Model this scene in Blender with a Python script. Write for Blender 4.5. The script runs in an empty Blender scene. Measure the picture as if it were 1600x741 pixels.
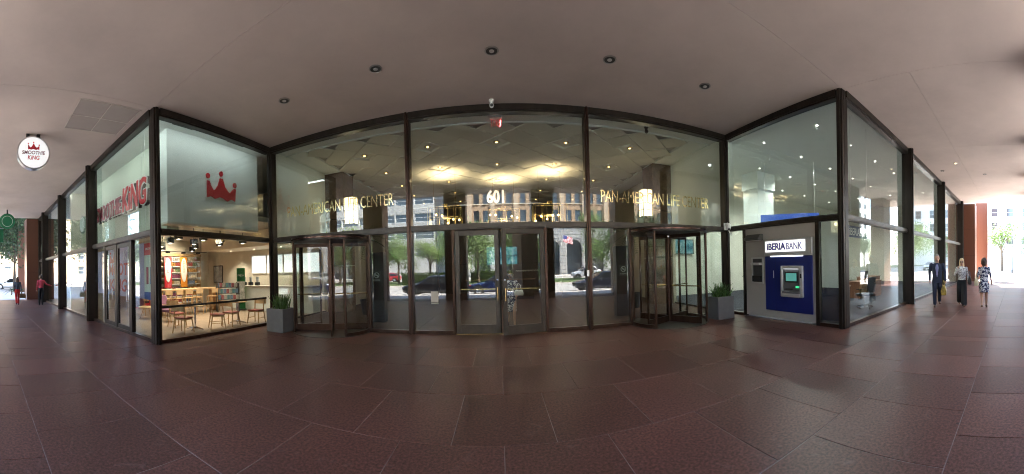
import bpy, bmesh, math, random
import numpy as np
from mathutils import Vector, Matrix
R = math.radians
rnd = random.Random(7)
scene = bpy.context.scene
C = scene.collection

# ---------------------------------------------------------------- camera
# the photograph is a stitched cylindrical panorama, about 178 degrees wide
F = 514.0
cam_d = bpy.data.cameras.new('camera'); cam = bpy.data.objects.new('camera', cam_d); C.objects.link(cam)
cam_d.type = 'PANO'; cam_d.panorama_type = 'CENTRAL_CYLINDRICAL'
cam_d.central_cylindrical_range_u_min = (0 - 781) / F
cam_d.central_cylindrical_range_u_max = (1600 - 781) / F
cam_d.central_cylindrical_range_v_max = 418 / F
cam_d.central_cylindrical_range_v_min = -(741 - 418) / F
cam_d.central_cylindrical_radius = 1.0
cam_d.clip_start = 0.05; cam_d.clip_end = 2000
cam.location = (0, 0, 1.74)
cam.rotation_euler = (R(90), R(1.5), 0)
scene.camera = cam

# ---------------------------------------------------------------- sky, sun, exposure
SUN_EL, SUN_AZ = R(47), R(67)        # azimuth measured from +y towards +x: the sun stands to the right, over the building
w = bpy.data.worlds.new('World'); scene.world = w; w.use_nodes = True
nt = w.node_tree; bg = nt.nodes['Background']
sky = nt.nodes.new('ShaderNodeTexSky'); sky.sky_type = 'NISHITA'; sky.sun_disc = False
sky.sun_elevation = SUN_EL; sky.sun_rotation = SUN_AZ; sky.air_density = 1.0; sky.dust_density = 0.8
nt.links.new(sky.outputs[0], bg.inputs[0]); bg.inputs[1].default_value = 0.15
sl = bpy.data.lights.new('sun', 'SUN'); sl.energy = 5.0; sl.angle = R(0.5); sl.color = (1.0, 0.95, 0.88)
so = bpy.data.objects.new('sun', sl); C.objects.link(so)
d = Vector((math.sin(SUN_AZ) * math.cos(SUN_EL), math.cos(SUN_AZ) * math.cos(SUN_EL), math.sin(SUN_EL)))
so.rotation_euler = d.to_track_quat('Z', 'Y').to_euler(); so.location = (60, 30, 80)
vs = scene.view_settings
vs.view_transform = 'Standard'; vs.look = 'None'; vs.gamma = 1.0; vs.use_curve_mapping = False
vs.exposure = 3.95
cy = scene.cycles
cy.use_denoising = True
try: cy.denoiser = 'OPENIMAGEDENOISE'
except Exception: pass
cy.max_bounces = 10; cy.diffuse_bounces = 5; cy.glossy_bounces = 6; cy.transmission_bounces = 6
cy.transparent_max_bounces = 48
cy.sample_clamp_indirect = 6.0
cy.caustics_reflective = False; cy.caustics_refractive = False
cy.filter_width = 1.05
cy.use_adaptive_sampling = True; cy.adaptive_threshold = 0.02

# ---------------------------------------------------------------- materials
MATS = {}
def mat(name, col, rough=0.6, metal=0.0, var=0.0, vscale=6.0, bump=0.0, bscale=40.0, objvar=0.0, spec=0.5, coat=0.0,
        stretch=None, col2=None, rvar=0.0):
    if name in MATS: return MATS[name]
    m = bpy.data.materials.new(name); m.use_nodes = True; MATS[name] = m
    t = m.node_tree; N = t.nodes; L = t.links; b = N['Principled BSDF']
    b.inputs['Roughness'].default_value = rough; b.inputs['Metallic'].default_value = metal
    b.inputs['Specular IOR Level'].default_value = spec
    b.inputs['Coat Weight'].default_value = coat; b.inputs['Coat Roughness'].default_value = 0.06
    c4 = (*col, 1)
    b.inputs['Base Color'].default_value = c4
    tc = N.new('ShaderNodeTexCoord'); src = tc.outputs['Object']
    if stretch:
        mp = N.new('ShaderNodeMapping'); mp.inputs['Scale'].default_value = stretch; L.new(src, mp.inputs[0]); src = mp.outputs[0]
    out = None
    if var or col2:
        no = N.new('ShaderNodeTexNoise'); no.inputs['Scale'].default_value = vscale; no.inputs['Detail'].default_value = 6
        no.inputs['Roughness'].default_value = 0.65
        L.new(src, no.inputs['Vector'])
        cr = N.new('ShaderNodeValToRGB'); cr.color_ramp.elements[0].position = 0.3; cr.color_ramp.elements[1].position = 0.7
        a = col2 if col2 else tuple(x * (1 - var) for x in col)
        z = col if col2 else tuple(min(1, x * (1 + var)) for x in col)
        cr.color_ramp.elements[0].color = (*a, 1); cr.color_ramp.elements[1].color = (*z, 1)
        L.new(no.outputs['Fac'], cr.inputs[0]); out = cr.outputs[0]
        if rvar:
            mr = N.new('ShaderNodeMapRange'); mr.inputs[3].default_value = rough - rvar; mr.inputs[4].default_value = rough + rvar
            L.new(no.outputs['Fac'], mr.inputs[0]); L.new(mr.outputs[0], b.inputs['Roughness'])
    if objvar:
        oi = N.new('ShaderNodeObjectInfo'); mr = N.new('ShaderNodeMapRange')
        mr.inputs[3].default_value = 1 - objvar; mr.inputs[4].default_value = 1 + objvar
        L.new(oi.outputs['Random'], mr.inputs[0])
        hs = N.new('ShaderNodeHueSaturation'); L.new(mr.outputs[0], hs.inputs['Value'])
        if out: L.new(out, hs.inputs['Color'])
        else: hs.inputs['Color'].default_value = c4
        out = hs.outputs[0]
    if out: L.new(out, b.inputs['Base Color'])
    if bump:
        n2 = N.new('ShaderNodeTexNoise'); n2.inputs['Scale'].default_value = bscale; n2.inputs['Detail'].default_value = 5
        L.new(src, n2.inputs['Vector'])
        bp = N.new('ShaderNodeBump'); bp.inputs['Strength'].default_value = bump; bp.inputs['Distance'].default_value = 0.02
        L.new(n2.outputs['Fac'], bp.inputs['Height']); L.new(bp.outputs[0], b.inputs['Normal'])
    return m
def emit(name, col, strength):
    if name in MATS: return MATS[name]
    m = bpy.data.materials.new(name); m.use_nodes = True; MATS[name] = m
    b = m.node_tree.nodes['Principled BSDF']
    b.inputs['Base Color'].default_value = (*[min(.8, c) for c in col], 1); b.inputs['Roughness'].default_value = 0.4
    b.inputs['Emission Color'].default_value = (*col, 1); b.inputs['Emission Strength'].default_value = strength * 0.32
    return m
def glass(name, tint, f0, rough=0.0):
    # a flat pane: Schlick reflection over straight-through transmission, alike on both faces
    if name in MATS: return MATS[name]
    m = bpy.data.materials.new(name); m.use_nodes = True; MATS[name] = m
    t = m.node_tree; N = t.nodes; L = t.links; N.remove(N['Principled BSDF']); o = N['Material Output']
    lw = N.new('ShaderNodeLayerWeight'); lw.inputs[0].default_value = 0.5
    p = N.new('ShaderNodeMath'); p.operation = 'POWER'; p.inputs[1].default_value = 5; L.new(lw.outputs['Facing'], p.inputs[0])
    ma = N.new('ShaderNodeMath'); ma.operation = 'MULTIPLY_ADD'; ma.inputs[1].default_value = 1 - f0; ma.inputs[2].default_value = f0
    L.new(p.outputs[0], ma.inputs[0])
    tr = N.new('ShaderNodeBsdfTransparent'); tr.inputs[0].default_value = (*tint, 1)
    gl = N.new('ShaderNodeBsdfGlossy'); gl.inputs['Roughness'].default_value = rough; gl.inputs[0].default_value = (1, 1, 1, 1)
    # faint waviness of the panes
    tc = N.new('ShaderNodeTexCoord'); no = N.new('ShaderNodeTexNoise'); no.inputs['Scale'].default_value = 0.9; no.inputs['Detail'].default_value = 1
    L.new(tc.outputs['Object'], no.inputs['Vector'])
    bp = N.new('ShaderNodeBump'); bp.inputs['Strength'].default_value = 0.03; bp.inputs['Distance'].default_value = 0.003
    L.new(no.outputs['Fac'], bp.inputs['Height']); L.new(bp.outputs[0], gl.inputs['Normal'])
    mx = N.new('ShaderNodeMixShader'); L.new(ma.outputs[0], mx.inputs[0]); L.new(tr.outputs[0], mx.inputs[1]); L.new(gl.outputs[0], mx.inputs[2])
    L.new(mx.outputs[0], o.inputs[0])
    return m
def pattern_mat(name, a, b_, scale, thr=0.5, kind='noise'):
    m = bpy.data.materials.new(name); m.use_nodes = True; MATS[name] = m
    t = m.node_tree; N = t.nodes; L = t.links; b = N['Principled BSDF']; b.inputs['Roughness'].default_value = 0.85
    tc = N.new('ShaderNodeTexCoord')
    no = N.new('ShaderNodeTexNoise'); no.inputs['Scale'].default_value = scale; no.inputs['Detail'].default_value = 2; no.inputs['Distortion'].default_value = 1.6
    L.new(tc.outputs['Object'], no.inputs['Vector'])
    cr = N.new('ShaderNodeValToRGB'); e = cr.color_ramp.elements
    e[0].position = thr - 0.03; e[1].position = thr + 0.03; e[0].color = (*a, 1); e[1].color = (*b_, 1)
    L.new(no.outputs['Fac'], cr.inputs[0]); L.new(cr.outputs[0], b.inputs['Base Color'])
    return m

BRONZE = mat('dark_bronze', (0.030, 0.023, 0.019), 0.38, 0.55, var=0.35, vscale=5, stretch=(1, 1, .2))
BRONZE_R = mat('red_bronze', (0.070, 0.040, 0.030), 0.28, 0.75, var=0.3, vscale=5, stretch=(1, 1, .2))
GREYBR = mat('grey_bronze', (0.085, 0.075, 0.068), 0.42, 0.6, var=0.2, vscale=4)
GLASS = glass('storefront_glass', (0.86, 0.905, 0.89), 0.070)
GLASS_UP = glass('upper_glass', (0.86, 0.91, 0.90), 0.072)
GLASS_CLEAR = glass('clear_glass', (0.94, 0.965, 0.955), 0.040)
BRASS = mat('brass', (0.62, 0.46, 0.20), 0.25, 1.0)
STEEL = mat('brushed_steel', (0.55, 0.55, 0.56), 0.3, 1.0, var=0.15, vscale=3, stretch=(1, 1, 20))
CHROME = mat('chrome', (0.75, 0.75, 0.77), 0.1, 1.0)
BLACK = mat('black_plastic', (0.018, 0.018, 0.019), 0.45)
WHITE = mat('white_plastic', (0.75, 0.75, 0.74), 0.4)
WHITEW = mat('white_wall_paint', (0.72, 0.75, 0.72), 0.75, var=0.04, vscale=1.2)
RED = mat('sign_red', (0.55, 0.015, 0.03), 0.35)
RUBBER = mat('rubber', (0.02, 0.02, 0.02), 0.8)

# ---------------------------------------------------------------- mesh helpers
class MB:
    def __init__(s): s.v = []; s.f = []; s.m = []
    def poly(s, pts, m=0):
        n = len(s.v); s.v += [tuple(p) for p in pts]; s.f.append(tuple(range(n, n + len(pts)))); s.m.append(m); return s
    def box(s, x0, x1, y0, y1, z0, z1, m=0):
        n = len(s.v)
        s.v += [(x0,y0,z0),(x1,y0,z0),(x1,y1,z0),(x0,y1,z0),(x0,y0,z1),(x1,y0,z1),(x1,y1,z1),(x0,y1,z1)]
        for q in ((0,3,2,1),(4,5,6,7),(0,1,5,4),(1,2,6,5),(2,3,7,6),(3,0,4,7)):
            s.f.append(tuple(n + i for i in q)); s.m.append(m)
        return s
    def loft(s, rings, m=0, cap=True, closed=True):
        n0 = len(s.v); k = len(rings[0])
        for r in rings: s.v += [tuple(p) for p in r]
        for i in range(len(rings) - 1):
            for j in range(k if closed else k - 1):
                a = n0 + i * k + j; b = n0 + i * k + (j + 1) % k
                s.f.append((a, b, b + k, a + k)); s.m.append(m)
        if cap:
            s.f.append(tuple(n0 + j for j in reversed(range(k)))); s.m.append(m)
            e = n0 + (len(rings) - 1) * k
            s.f.append(tuple(e + j for j in range(k))); s.m.append(m)
        return s
    def cyl(s, p0, p1, r0, r1=None, n=12, m=0, cap=True):
        r1 = r0 if r1 is None else r1
        p0 = Vector(p0); p1 = Vector(p1); ax = (p1 - p0)
        if ax.length < 1e-7: return s
        ax.normalize()
        u = ax.orthogonal().normalized(); v = ax.cross(u)
        ring = lambda p, r: [p + (u * math.cos(2*math.pi*i/n) + v * math.sin(2*math.pi*i/n)) * r for i in range(n)]
        return s.loft([ring(p0, r0), ring(p1, r1)], m, cap)
    def path(s, pts, rad, n=8, m=0):
        pts = [Vector(p) for p in pts]; rings = []; up = None
        for i, p in enumerate(pts):
            t = (pts[min(i+1, len(pts)-1)] - pts[max(i-1, 0)]).normalized()
            if up is None: up = t.orthogonal().normalized()
            u = (up - t * up.dot(t)).normalized(); v = t.cross(u); up = u
            r = rad[i] if isinstance(rad, (list, tuple)) else rad
            rings.append([p + (u * math.cos(2*math.pi*j/n) + v * math.sin(2*math.pi*j/n)) * r for j in range(n)])
        return s.loft(rings, m)
    def prism(s, poly, axis, a0, a1, m=0):
        # poly in the two other axes, in cyclic order: x->(y,z)  y->(x,z)  z->(x,y)
        def P(p, a): return (a, p[0], p[1]) if axis == 'x' else (p[0], a, p[1]) if axis == 'y' else (p[0], p[1], a)
        return s.loft([[P(p, a0) for p in poly], [P(p, a1) for p in poly]], m)
    def lathe(s, prof, n=24, c=(0, 0, 0), m=0, sx=1, sy=1, cap=True):
        return s.loft([[(c[0] + r*sx*math.cos(2*math.pi*i/n), c[1] + r*sy*math.sin(2*math.pi*i/n), c[2] + z) for i in range(n)] for r, z in prof], m, cap)
    def ball(s, c, r, n=12, k=8, m=0):
        if not isinstance(r, (tuple, list)): r = (r, r, r)
        rings = []
        for i in range(k + 1):
            a = -math.pi/2 + math.pi * i / k; q = max(math.cos(a), 0.02)
            rings.append([(c[0] + r[0]*q*math.cos(2*math.pi*j/n), c[1] + r[1]*q*math.sin(2*math.pi*j/n), c[2] + r[2]*math.sin(a)) for j in range(n)])
        return s.loft(rings, m)
    def mesh(s, name, mats, smooth=True, angle=38):
        me = bpy.data.meshes.new(name); me.from_pydata(s.v, [], s.f)
        bm = bmesh.new(); bm.from_mesh(me); bmesh.ops.recalc_face_normals(bm, faces=bm.faces); bm.to_mesh(me); bm.free()
        if not isinstance(mats, (list, tuple)): mats = [mats]
        for q in mats: me.materials.append(q)
        me.polygons.foreach_set('material_index', s.m)
        if smooth:
            me.polygons.foreach_set('use_smooth', [True] * len(me.polygons)); me.set_sharp_from_angle(angle=R(angle))
        me.update(); return me
    def build(s, name, mats, parent=None, bevel=0, **kw):
        o = bpy.data.objects.new(name, s.mesh(name, mats, **kw)); C.objects.link(o)
        if parent is not None: o.parent = parent
        if bevel:
            b = o.modifiers.new('bevel', 'BEVEL'); b.width = bevel; b.segments = 2; b.limit_method = 'ANGLE'; b.angle_limit = R(40)
        return o
def box(name, b, m, parent=None, bevel=0): return MB().box(*b).build(name, m, parent, bevel)
def tag(o, label, cat, group=None, kind=None):
    if label: o['label'] = label
    if cat: o['category'] = cat
    if group: o['group'] = group
    if kind: o['kind'] = kind
    return o
def thing(name, label, cat, loc=(0, 0, 0), rotz=0, group=None):
    o = bpy.data.objects.new(name, None); C.objects.link(o); o.location = loc; o.rotation_euler = (0, 0, rotz)
    o.empty_display_size = 0.2
    return tag(o, label, cat, group)
def struct(o): o['kind'] = 'structure'; return o
def link_copy(me, name, parent, loc=(0, 0, 0), rot=(0, 0, 0), scale=None):
    o = bpy.data.objects.new(name, me); C.objects.link(o); o.parent = parent; o.location = loc; o.rotation_euler = rot
    if scale: o.scale = scale
    return o
def copy_tree(o, loc, rotz=0, label=None, parent=None, scale=None):
    c = o.copy(); C.objects.link(c)
    if parent is not None: c.parent = parent
    else:
        c.location = loc; c.rotation_euler = (0, 0, rotz)
        if scale: c.scale = scale
        if label: c['label'] = label
    for ch in list(o.children): copy_tree(ch, None, parent=c)
    return c
def lamp(name, parent, loc, power, col=(1, .78, .5), kind='SPOT', rot=(0, 0, 0), size=R(110), rad=0.06, blend=0.7):
    l = bpy.data.lights.new(name, kind); l.energy = power * 0.30; l.color = col
    if kind == 'SPOT': l.spot_size = size; l.spot_blend = blend; l.shadow_soft_size = rad
    elif kind == 'POINT': l.shadow_soft_size = rad
    o = bpy.data.objects.new(name, l); C.objects.link(o); o.parent = parent; o.location = loc; o.rotation_euler = rot
    return o
def text(name, s, size, m, parent, loc, rot=(R(90), 0, 0), extrude=0.004, bold=0.0, shear=0.0, width=None, align='LEFT', height=None, spacing=1.0):
    c = bpy.data.curves.new(name, 'FONT'); c.body = s; c.size = size; c.extrude = extrude; c.offset = bold; c.shear = shear
    c.align_x = align; c.space_character = spacing; c.resolution_u = 3
    t = bpy.data.objects.new('tmp', c); C.objects.link(t)
    dg = bpy.context.evaluated_depsgraph_get(); me = bpy.data.meshes.new_from_object(t.evaluated_get(dg)); bpy.data.objects.remove(t); bpy.data.curves.remove(c)
    co = np.empty(len(me.vertices) * 3, np.float32); me.vertices.foreach_get('co', co); co = co.reshape(-1, 3)
    if width:
        wd = co[:, 0].max() - co[:, 0].min()
        if align == 'CENTER': co[:, 0] -= (co[:, 0].max() + co[:, 0].min()) / 2
        else: co[:, 0] -= co[:, 0].min()
        co[:, 0] *= width / wd
    if height:
        co[:, 1] -= co[:, 1].min(); co[:, 1] *= height / co[:, 1].max()
    me.vertices.foreach_set('co', co.ravel()); me.update()
    me.materials.clear(); me.materials.append(m); me.name = name
    o = bpy.data.objects.new(name, me); C.objects.link(o); o.parent = parent; o.location = loc; o.rotation_euler = rot
    return o
ORD = ['first', 'second', 'third', 'fourth', 'fifth', 'sixth', 'seventh', 'eighth', 'ninth', 'tenth', 'eleventh', 'twelfth', 'thirteenth', 'fourteenth', 'fifteenth', 'sixteenth', 'seventeenth', 'eighteenth', 'nineteenth', 'twentieth', 'twenty-first', 'twenty-second', 'twenty-third', 'twenty-fourth']
# ================================================================ THE SETTING
GL = 8.65        # lobby glass plane (y); the camera stands at y = 0
OY = 4.20        # outer storefront plane
HX = 7.20        # half width of the recess
XL, XR = -24.0, 25.2
CZ = 6.00        # arcade ceiling

GRANITE = mat('red_granite', (0.16, 0.07, 0.045), 0.32, var=0.22, vscale=55, bump=0.02)
PAVER = mat('brown_granite_paver', (0.110, 0.049, 0.038), 0.43, var=0.7, vscale=34, bump=0.10, bscale=90, objvar=0.20, spec=0.25)
def wear(m):
    # broad worn and damp-looking patches in the stone's own gloss and tone
    t = m.node_tree; N = t.nodes; L = t.links; b = N['Principled BSDF']
    g = N.new('ShaderNodeNewGeometry'); no = N.new('ShaderNodeTexNoise'); no.inputs['Scale'].default_value = 0.7; no.inputs['Detail'].default_value = 1.5; no.inputs['Roughness'].default_value = 0.5
    L.new(g.outputs['Position'], no.inputs['Vector'])
    mr = N.new('ShaderNodeMapRange'); mr.inputs[1].default_value = 0.1; mr.inputs[2].default_value = 0.9; mr.inputs[3].default_value = 0.35; mr.inputs[4].default_value = 0.42
    L.new(no.outputs['Fac'], mr.inputs[0]); L.new(mr.outputs[0], b.inputs['Roughness'])
    src = b.inputs['Base Color'].links[0].from_socket
    hs = N.new('ShaderNodeHueSaturation'); m2 = N.new('ShaderNodeMapRange'); m2.inputs[1].default_value = 0.1; m2.inputs[2].default_value = 0.9; m2.inputs[3].default_value = 0.72; m2.inputs[4].default_value = 1.28
    L.new(no.outputs['Fac'], m2.inputs[0]); L.new(m2.outputs[0], hs.inputs['Value']); L.new(src, hs.inputs['Color'])
    # trodden gum spots and pale scuffs scattered over the stone
    vo = N.new('ShaderNodeTexVoronoi'); vo.inputs['Scale'].default_value = 1.7; L.new(g.outputs['Position'], vo.inputs['Vector'])
    lt = N.new('ShaderNodeMapRange'); lt.inputs[1].default_value = 0.030; lt.inputs[2].default_value = 0.044; lt.inputs[3].default_value = 1; lt.inputs[4].default_value = 0; L.new(vo.outputs['Distance'], lt.inputs[0])
    mx = N.new('ShaderNodeMixRGB'); mx.inputs[2].default_value = (.030, .018, .017, 1); L.new(lt.outputs[0], mx.inputs[0]); L.new(hs.outputs[0], mx.inputs[1])
    sc = N.new('ShaderNodeTexNoise'); sc.inputs['Scale'].default_value = 3.2; sc.inputs['Detail'].default_value = 6; sc.inputs['Distortion'].default_value = 2.0; L.new(g.outputs['Position'], sc.inputs['Vector'])
    sr = N.new('ShaderNodeMapRange'); sr.inputs[1].default_value = 0.62; sr.inputs[2].default_value = 0.80; sr.inputs[3].default_value = 0; sr.inputs[4].default_value = 0.45; L.new(sc.outputs['Fac'], sr.inputs[0])
    mz = N.new('ShaderNodeMixRGB'); mz.inputs[2].default_value = (.20, .135, .12, 1); L.new(sr.outputs[0], mz.inputs[0]); L.new(mx.outputs[0], mz.inputs[1]); L.new(mz.outputs[0], b.inputs['Base Color'])
wear(PAVER)
GROUT = mat('grey_mortar', (0.34, 0.30, 0.28), 0.9, vscale=1.6, col2=(0.09, 0.06, 0.055))
PLASTER = mat('taupe_plaster', (0.49, 0.41, 0.365), 0.85, var=0.11, vscale=0.45, bump=0.06, bscale=5)
CONC = mat('concrete', (0.52, 0.47, 0.42), 0.85, var=0.12, vscale=2.5, bump=0.1)
ROADM = mat('road_concrete', (0.30, 0.285, 0.27), 0.9, var=0.15, vscale=0.8, bump=0.15, bscale=60)
LAWN = mat('lawn', (0.07, 0.11, 0.03), 0.95, var=0.35, vscale=3, bump=0.6, bscale=30)
EARTH = mat('ground_earth', (0.25, 0.24, 0.21), 0.95, var=0.2, vscale=.1)

ground = struct(box('ground', (-700, 700, -700, 700, -0.6, -0.30), EARTH))
road = MB().box(-300, 300, -17, -4.75, -0.30, -0.15).box(-300, 300, -39, -27, -0.30, -0.15).build('road', ROADM); struct(road)
LINE = mat('road_paint', (0.75, 0.75, 0.72), 0.7, var=0.15, vscale=8)
for yy in (-8.6, -12.8, -31, -35):
    mk = MB()
    for i in range(-14, 15): mk.box(i * 9, i * 9 + 3, yy, yy + .12, -0.15, -0.146)
    mk.build('lane_marking', LINE, road)
struct(MB().box(-300, 300, -27, -17, -0.30, 0.0).build('median', CONC))
struct(MB().box(-300, 300, -26.8, -17.2, 0.0, 0.05).build('median_lawn', LAWN))
sw = struct(box('sidewalk', (-300, 300, -4.6, -1.5, -0.30, -0.012), CONC))
struct(box('kerb', (-300, 300, -4.75, -4.6, -0.30, 0.0), CONC, bevel=.02))
struct(box('far_sidewalk', (-300, 300, -46, -39, -0.30, 0.0), CONC))
struct(box('side_street_left', (-70, XL, -1.5, 120, -0.30, -0.012), CONC))
struct(box('plaza_right', (XR, 300, -1.5, 120, -0.30, -0.012), mat('glare_paving', (.68, .64, .58), .8, var=.08, vscale=2)))  # lighter copy of the concrete, sun glare put into its colour
# sidewalk slabs, each a piece of its own, in front of the arcade
slab = MB().box(-.745, .745, -.745, .745, 0, 0.012).mesh('slab', CONC)
for i in range(-10, 11):
    for j in range(2):
        link_copy(slab, 'slab', sw, (i * 1.55, -2.28 - j * 1.55, -0.012))

# ---- arcade floor: every granite paver is a piece
floor = struct(box('arcade_floor', (XL, XR, -1.5, GL + .06, -0.30, -0.004), GROUT))
TW, TD, GAP = 1.05, 1.30, 0.007
cache = {}
def tile(x0, x1, y0, y1):
    x0 += GAP/2; x1 -= GAP/2; y0 += GAP/2; y1 -= GAP/2
    if x1 - x0 < .03 or y1 - y0 < .03: return
    k = (round(x1 - x0, 3), round(y1 - y0, 3))
    if k not in cache:
        a, b = k[0]/2, k[1]/2; e = 0.003
        m = MB(); m.loft([[(-a,-b,-.03),(a,-b,-.03),(a,b,-.03),(-a,b,-.03)], [(-a,-b,-e),(a,-b,-e),(a,b,-e),(-a,b,-e)],
                          [(-a+e,-b+e,0),(a-e,-b+e,0),(a-e,b-e,0),(-a+e,b-e,0)]])
        cache[k] = m.mesh('paver', PAVER, smooth=False)
    o = link_copy(cache[k], 'paver', floor, ((x0+x1)/2, (y0+y1)/2, rnd.uniform(-.0012, .0012)), (rnd.uniform(-.0009,.0009), rnd.uniform(-.0009,.0009), 0))
row = 0; y0 = 3.2 - 4 * TD
while y0 < GL:
    y1 = min(y0 + TD, GL)
    off = 0.5 * TW if row % 2 == 0 else 0
    ya = max(y0, -1.5)
    for (la, lb, yb) in ((XL, -HX, min(y1, OY)), (-HX, HX, y1), (HX, XR, min(y1, OY))):
        if yb <= ya + .02: continue
        i = math.floor((la - off) / TW) - 1
        while i * TW + off < lb:
            tile(max(i*TW + off, la), min((i+1)*TW + off, lb), ya, yb); i += 1
    y0 += TD; row += 1

# ---- arcade ceiling: plaster panels with open joints
ceil = struct(box('arcade_ceiling', (XL, XR, -1.5, GL, CZ + .02, CZ + .3), mat('dark_void', (.03, .026, .024), .9)))
xs = [XL, -16.8, -7.2, 7.2, 12.4, 18.5, XR]; g = .004
for i in range(len(xs) - 1):
    ys = [-1.5, 2.4, OY - .05] if xs[i] >= 7 else [-1.5, OY - .05]
    for j in range(len(ys) - 1):
        box('plaster_panel', (xs[i] + g, xs[i+1] - g, ys[j] + g, ys[j+1] - g, CZ, CZ + .02), PLASTER, ceil)
box('plaster_panel', (-HX + g, HX - g, OY - .05 + g, GL - .02, CZ, CZ + .02), PLASTER, ceil)

# ---- the building above and its granite columns
tower = thing('office_building', 'granite office building above the arcade, its ceiling edge and upper storey', 'building', (0, 0, 0))
m = MB(); m.box(XL, XR, -1.5, 30, CZ + .3, 6.7); m.box(XL, XR, -1.56, -1.5, CZ - .02, 6.7); m.build('upper_storey', GRANITE, tower)
MB().box(-24, -6, 4.6, 30, 6.7, 34).build('shading_tower_shaft', GRANITE, tower)  # unseen tower part, added over the left only to shade the left end
COLX = [-21.6, -16.8, -12, -7.2, -2.4, 2.4, 7.2, 12, 16.8, 21.6]
colmesh = MB().box(-.6, .6, -.5, .5, 0, CZ - .025).mesh('column', GRANITE)
capm = MB().box(-.605, .605, -.505, .505, 2.0, 2.008).mesh('joint', mat('joint_dark', (.03, .02, .018), .9))
for i, x in enumerate(COLX):
    c = thing('arcade_column', 'square red granite arcade column at the pavement edge, %s from the left' % ORD[i], 'column', (x, -1.0, 0), 0, 'granite columns along the arcade edge')
    for k, (za, zb) in enumerate(((0, 1.995), (2.003, 3.995), (4.003, 5.975))):
        if i == 0: pass
        link_copy(MB().box(-.6, .6, -.5, .5, za, zb).mesh('stone_block', GRANITE) if i == 0 else c0[k].data, 'stone_block', c)
    if i == 0: c0 = [q for q in c.children]
    link_copy(MB().box(-.59, .59, -.49, .49, 0.01, 5.97).mesh('core', BLACK) if i == 0 else core, 'core', c)
    core = [q for q in c.children if q.name.startswith('core')][0].data
for s, x, lab in ((-1, XL, 'tall red granite pier closing the left end of the storefront'), (1, XR, 'tall red granite pier closing the right end of the storefront')):
    c = thing('granite_pier', lab, 'pier', (x + s * .6, OY - .05, 0))
    for k in range(3):
        box('stone_block', (-.6, .6, -.95, 1.5, k * 2.0 + .003, (k+1) * 2.0 - .005 - (.02 if k == 2 else 0)), GRANITE, c)
    box('core', (-.59, .59, -.94, 1.49, .01, 5.97), BLACK, c)
for x, y, lab in ((-36, 4.3, 'red granite pier further along beyond the left corner'), (28.6, 3.0, 'narrow red granite pier beyond the right end of the arcade')):
    c = thing('granite_pier', lab, 'pier', (x, y, 0)); box('shaft', (-.5, .5, -.5, .5, -.01, 6.6), GRANITE, c); box('base_block', (-.56, .56, -.56, .56, -.01, .3), GRANITE, c)

# ---- rooms behind the glass: floors, ceilings, walls
LOBF = mat('polished_brown_marble', (0.060, 0.034, 0.026), 0.6, var=0.3, vscale=8, spec=.15)
lf = struct(box('lobby_floor', (-HX, HX, GL + .06, 24, -0.30, -0.012), GROUT))
for i in range(-6, 6):
    for j in range(13):
        k = ('l',)
        if k not in cache: cache[k] = MB().box(.003, 1.197, .003, 1.177, 0, .012).mesh('floor_tile', LOBF, smooth=False)
        link_copy(cache[k], 'floor_tile', lf, (i * 1.2, GL + .06 + j * 1.18, -.012))
SHOPF = mat('shop_floor', (0.25, 0.185, 0.135), 0.4, var=0.12, vscale=3)
struct(box('shop_floor', (-24, -HX - .02, OY + .02, 14, -0.30, -0.001), SHOPF))
BANKF = mat('navy_carpet', (0.020, 0.022, 0.035), 0.95, var=0.3, vscale=40, bump=.3, bscale=200)
struct(box('bank_floor', (HX + .02, 25, OY + .02, 16, -0.30, -0.001), BANKF))
LC = mat('lobby_ceiling_panel', (0.60, 0.575, 0.50), 0.8, var=0.03, vscale=2, objvar=.06)
lc = struct(box('lobby_ceiling', (-HX, HX, GL, 24, CZ + .07, CZ + .28), mat('lobby_void', (.36, .34, .30), .9)))
box('ceiling_margin', (-HX, HX, GL + .02, 9.55, CZ - .02, CZ + .07), WHITEW, lc)
box('cornice', (-HX, HX, 9.55, 9.62, CZ - .05, CZ + .07), WHITEW, lc)
box('ceiling_margin', (-HX, -6.4, 9.62, 24, CZ - .02, CZ + .07), WHITEW, lc)
box('ceiling_margin', (6.4, HX, 9.62, 24, CZ - .02, CZ + .07), WHITEW, lc)
def diamond(h, th, e):
    m = MB(); m.loft([[(-h,0,th),(0,-h,th),(h,0,th),(0,h,th)], [(-h,0,.01),(0,-h,.01),(h,0,.01),(0,h,.01)], [(-h+e,0,0),(0,-h+e,0),(h-e,0,0),(0,h-e,0)]]); return m
dm = diamond(.592, .03, .012).mesh('ceiling_panel', LC, smooth=False)
fr = MB(); fr.loft([[(-.592,0,.09),(0,-.592,.09),(.592,0,.09),(0,.592,.09)], [(-.592,0,0),(0,-.592,0),(.592,0,0),(0,.592,0)], [(-.50,0,0),(0,-.50,0),(.50,0,0),(0,.50,0)], [(-.46,0,.06),(0,-.46,.06),(.46,0,.06),(0,.46,.06)]])
frm = fr.mesh('light_coffer', mat('coffer_white', (.60, .57, .50), .7), smooth=False)
LIGHTS = []
for a in range(-10, 11):
    for b in range(0, 20):
        if (a + b) % 2: continue
        x, y = a * .6, 10.05 + b * .6
        islight = (a % 4 == 0) and (b % 4 == 2)
        if islight:
            LIGHTS.append((x, y)); link_copy(frm, 'light_coffer', lc, (x, y, CZ - .02))
        else:
            link_copy(dm, 'ceiling_panel', lc, (x, y, CZ + rnd.uniform(-.022, .012)), (rnd.uniform(-.007, .007), rnd.uniform(-.007, .007), 0))

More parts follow.
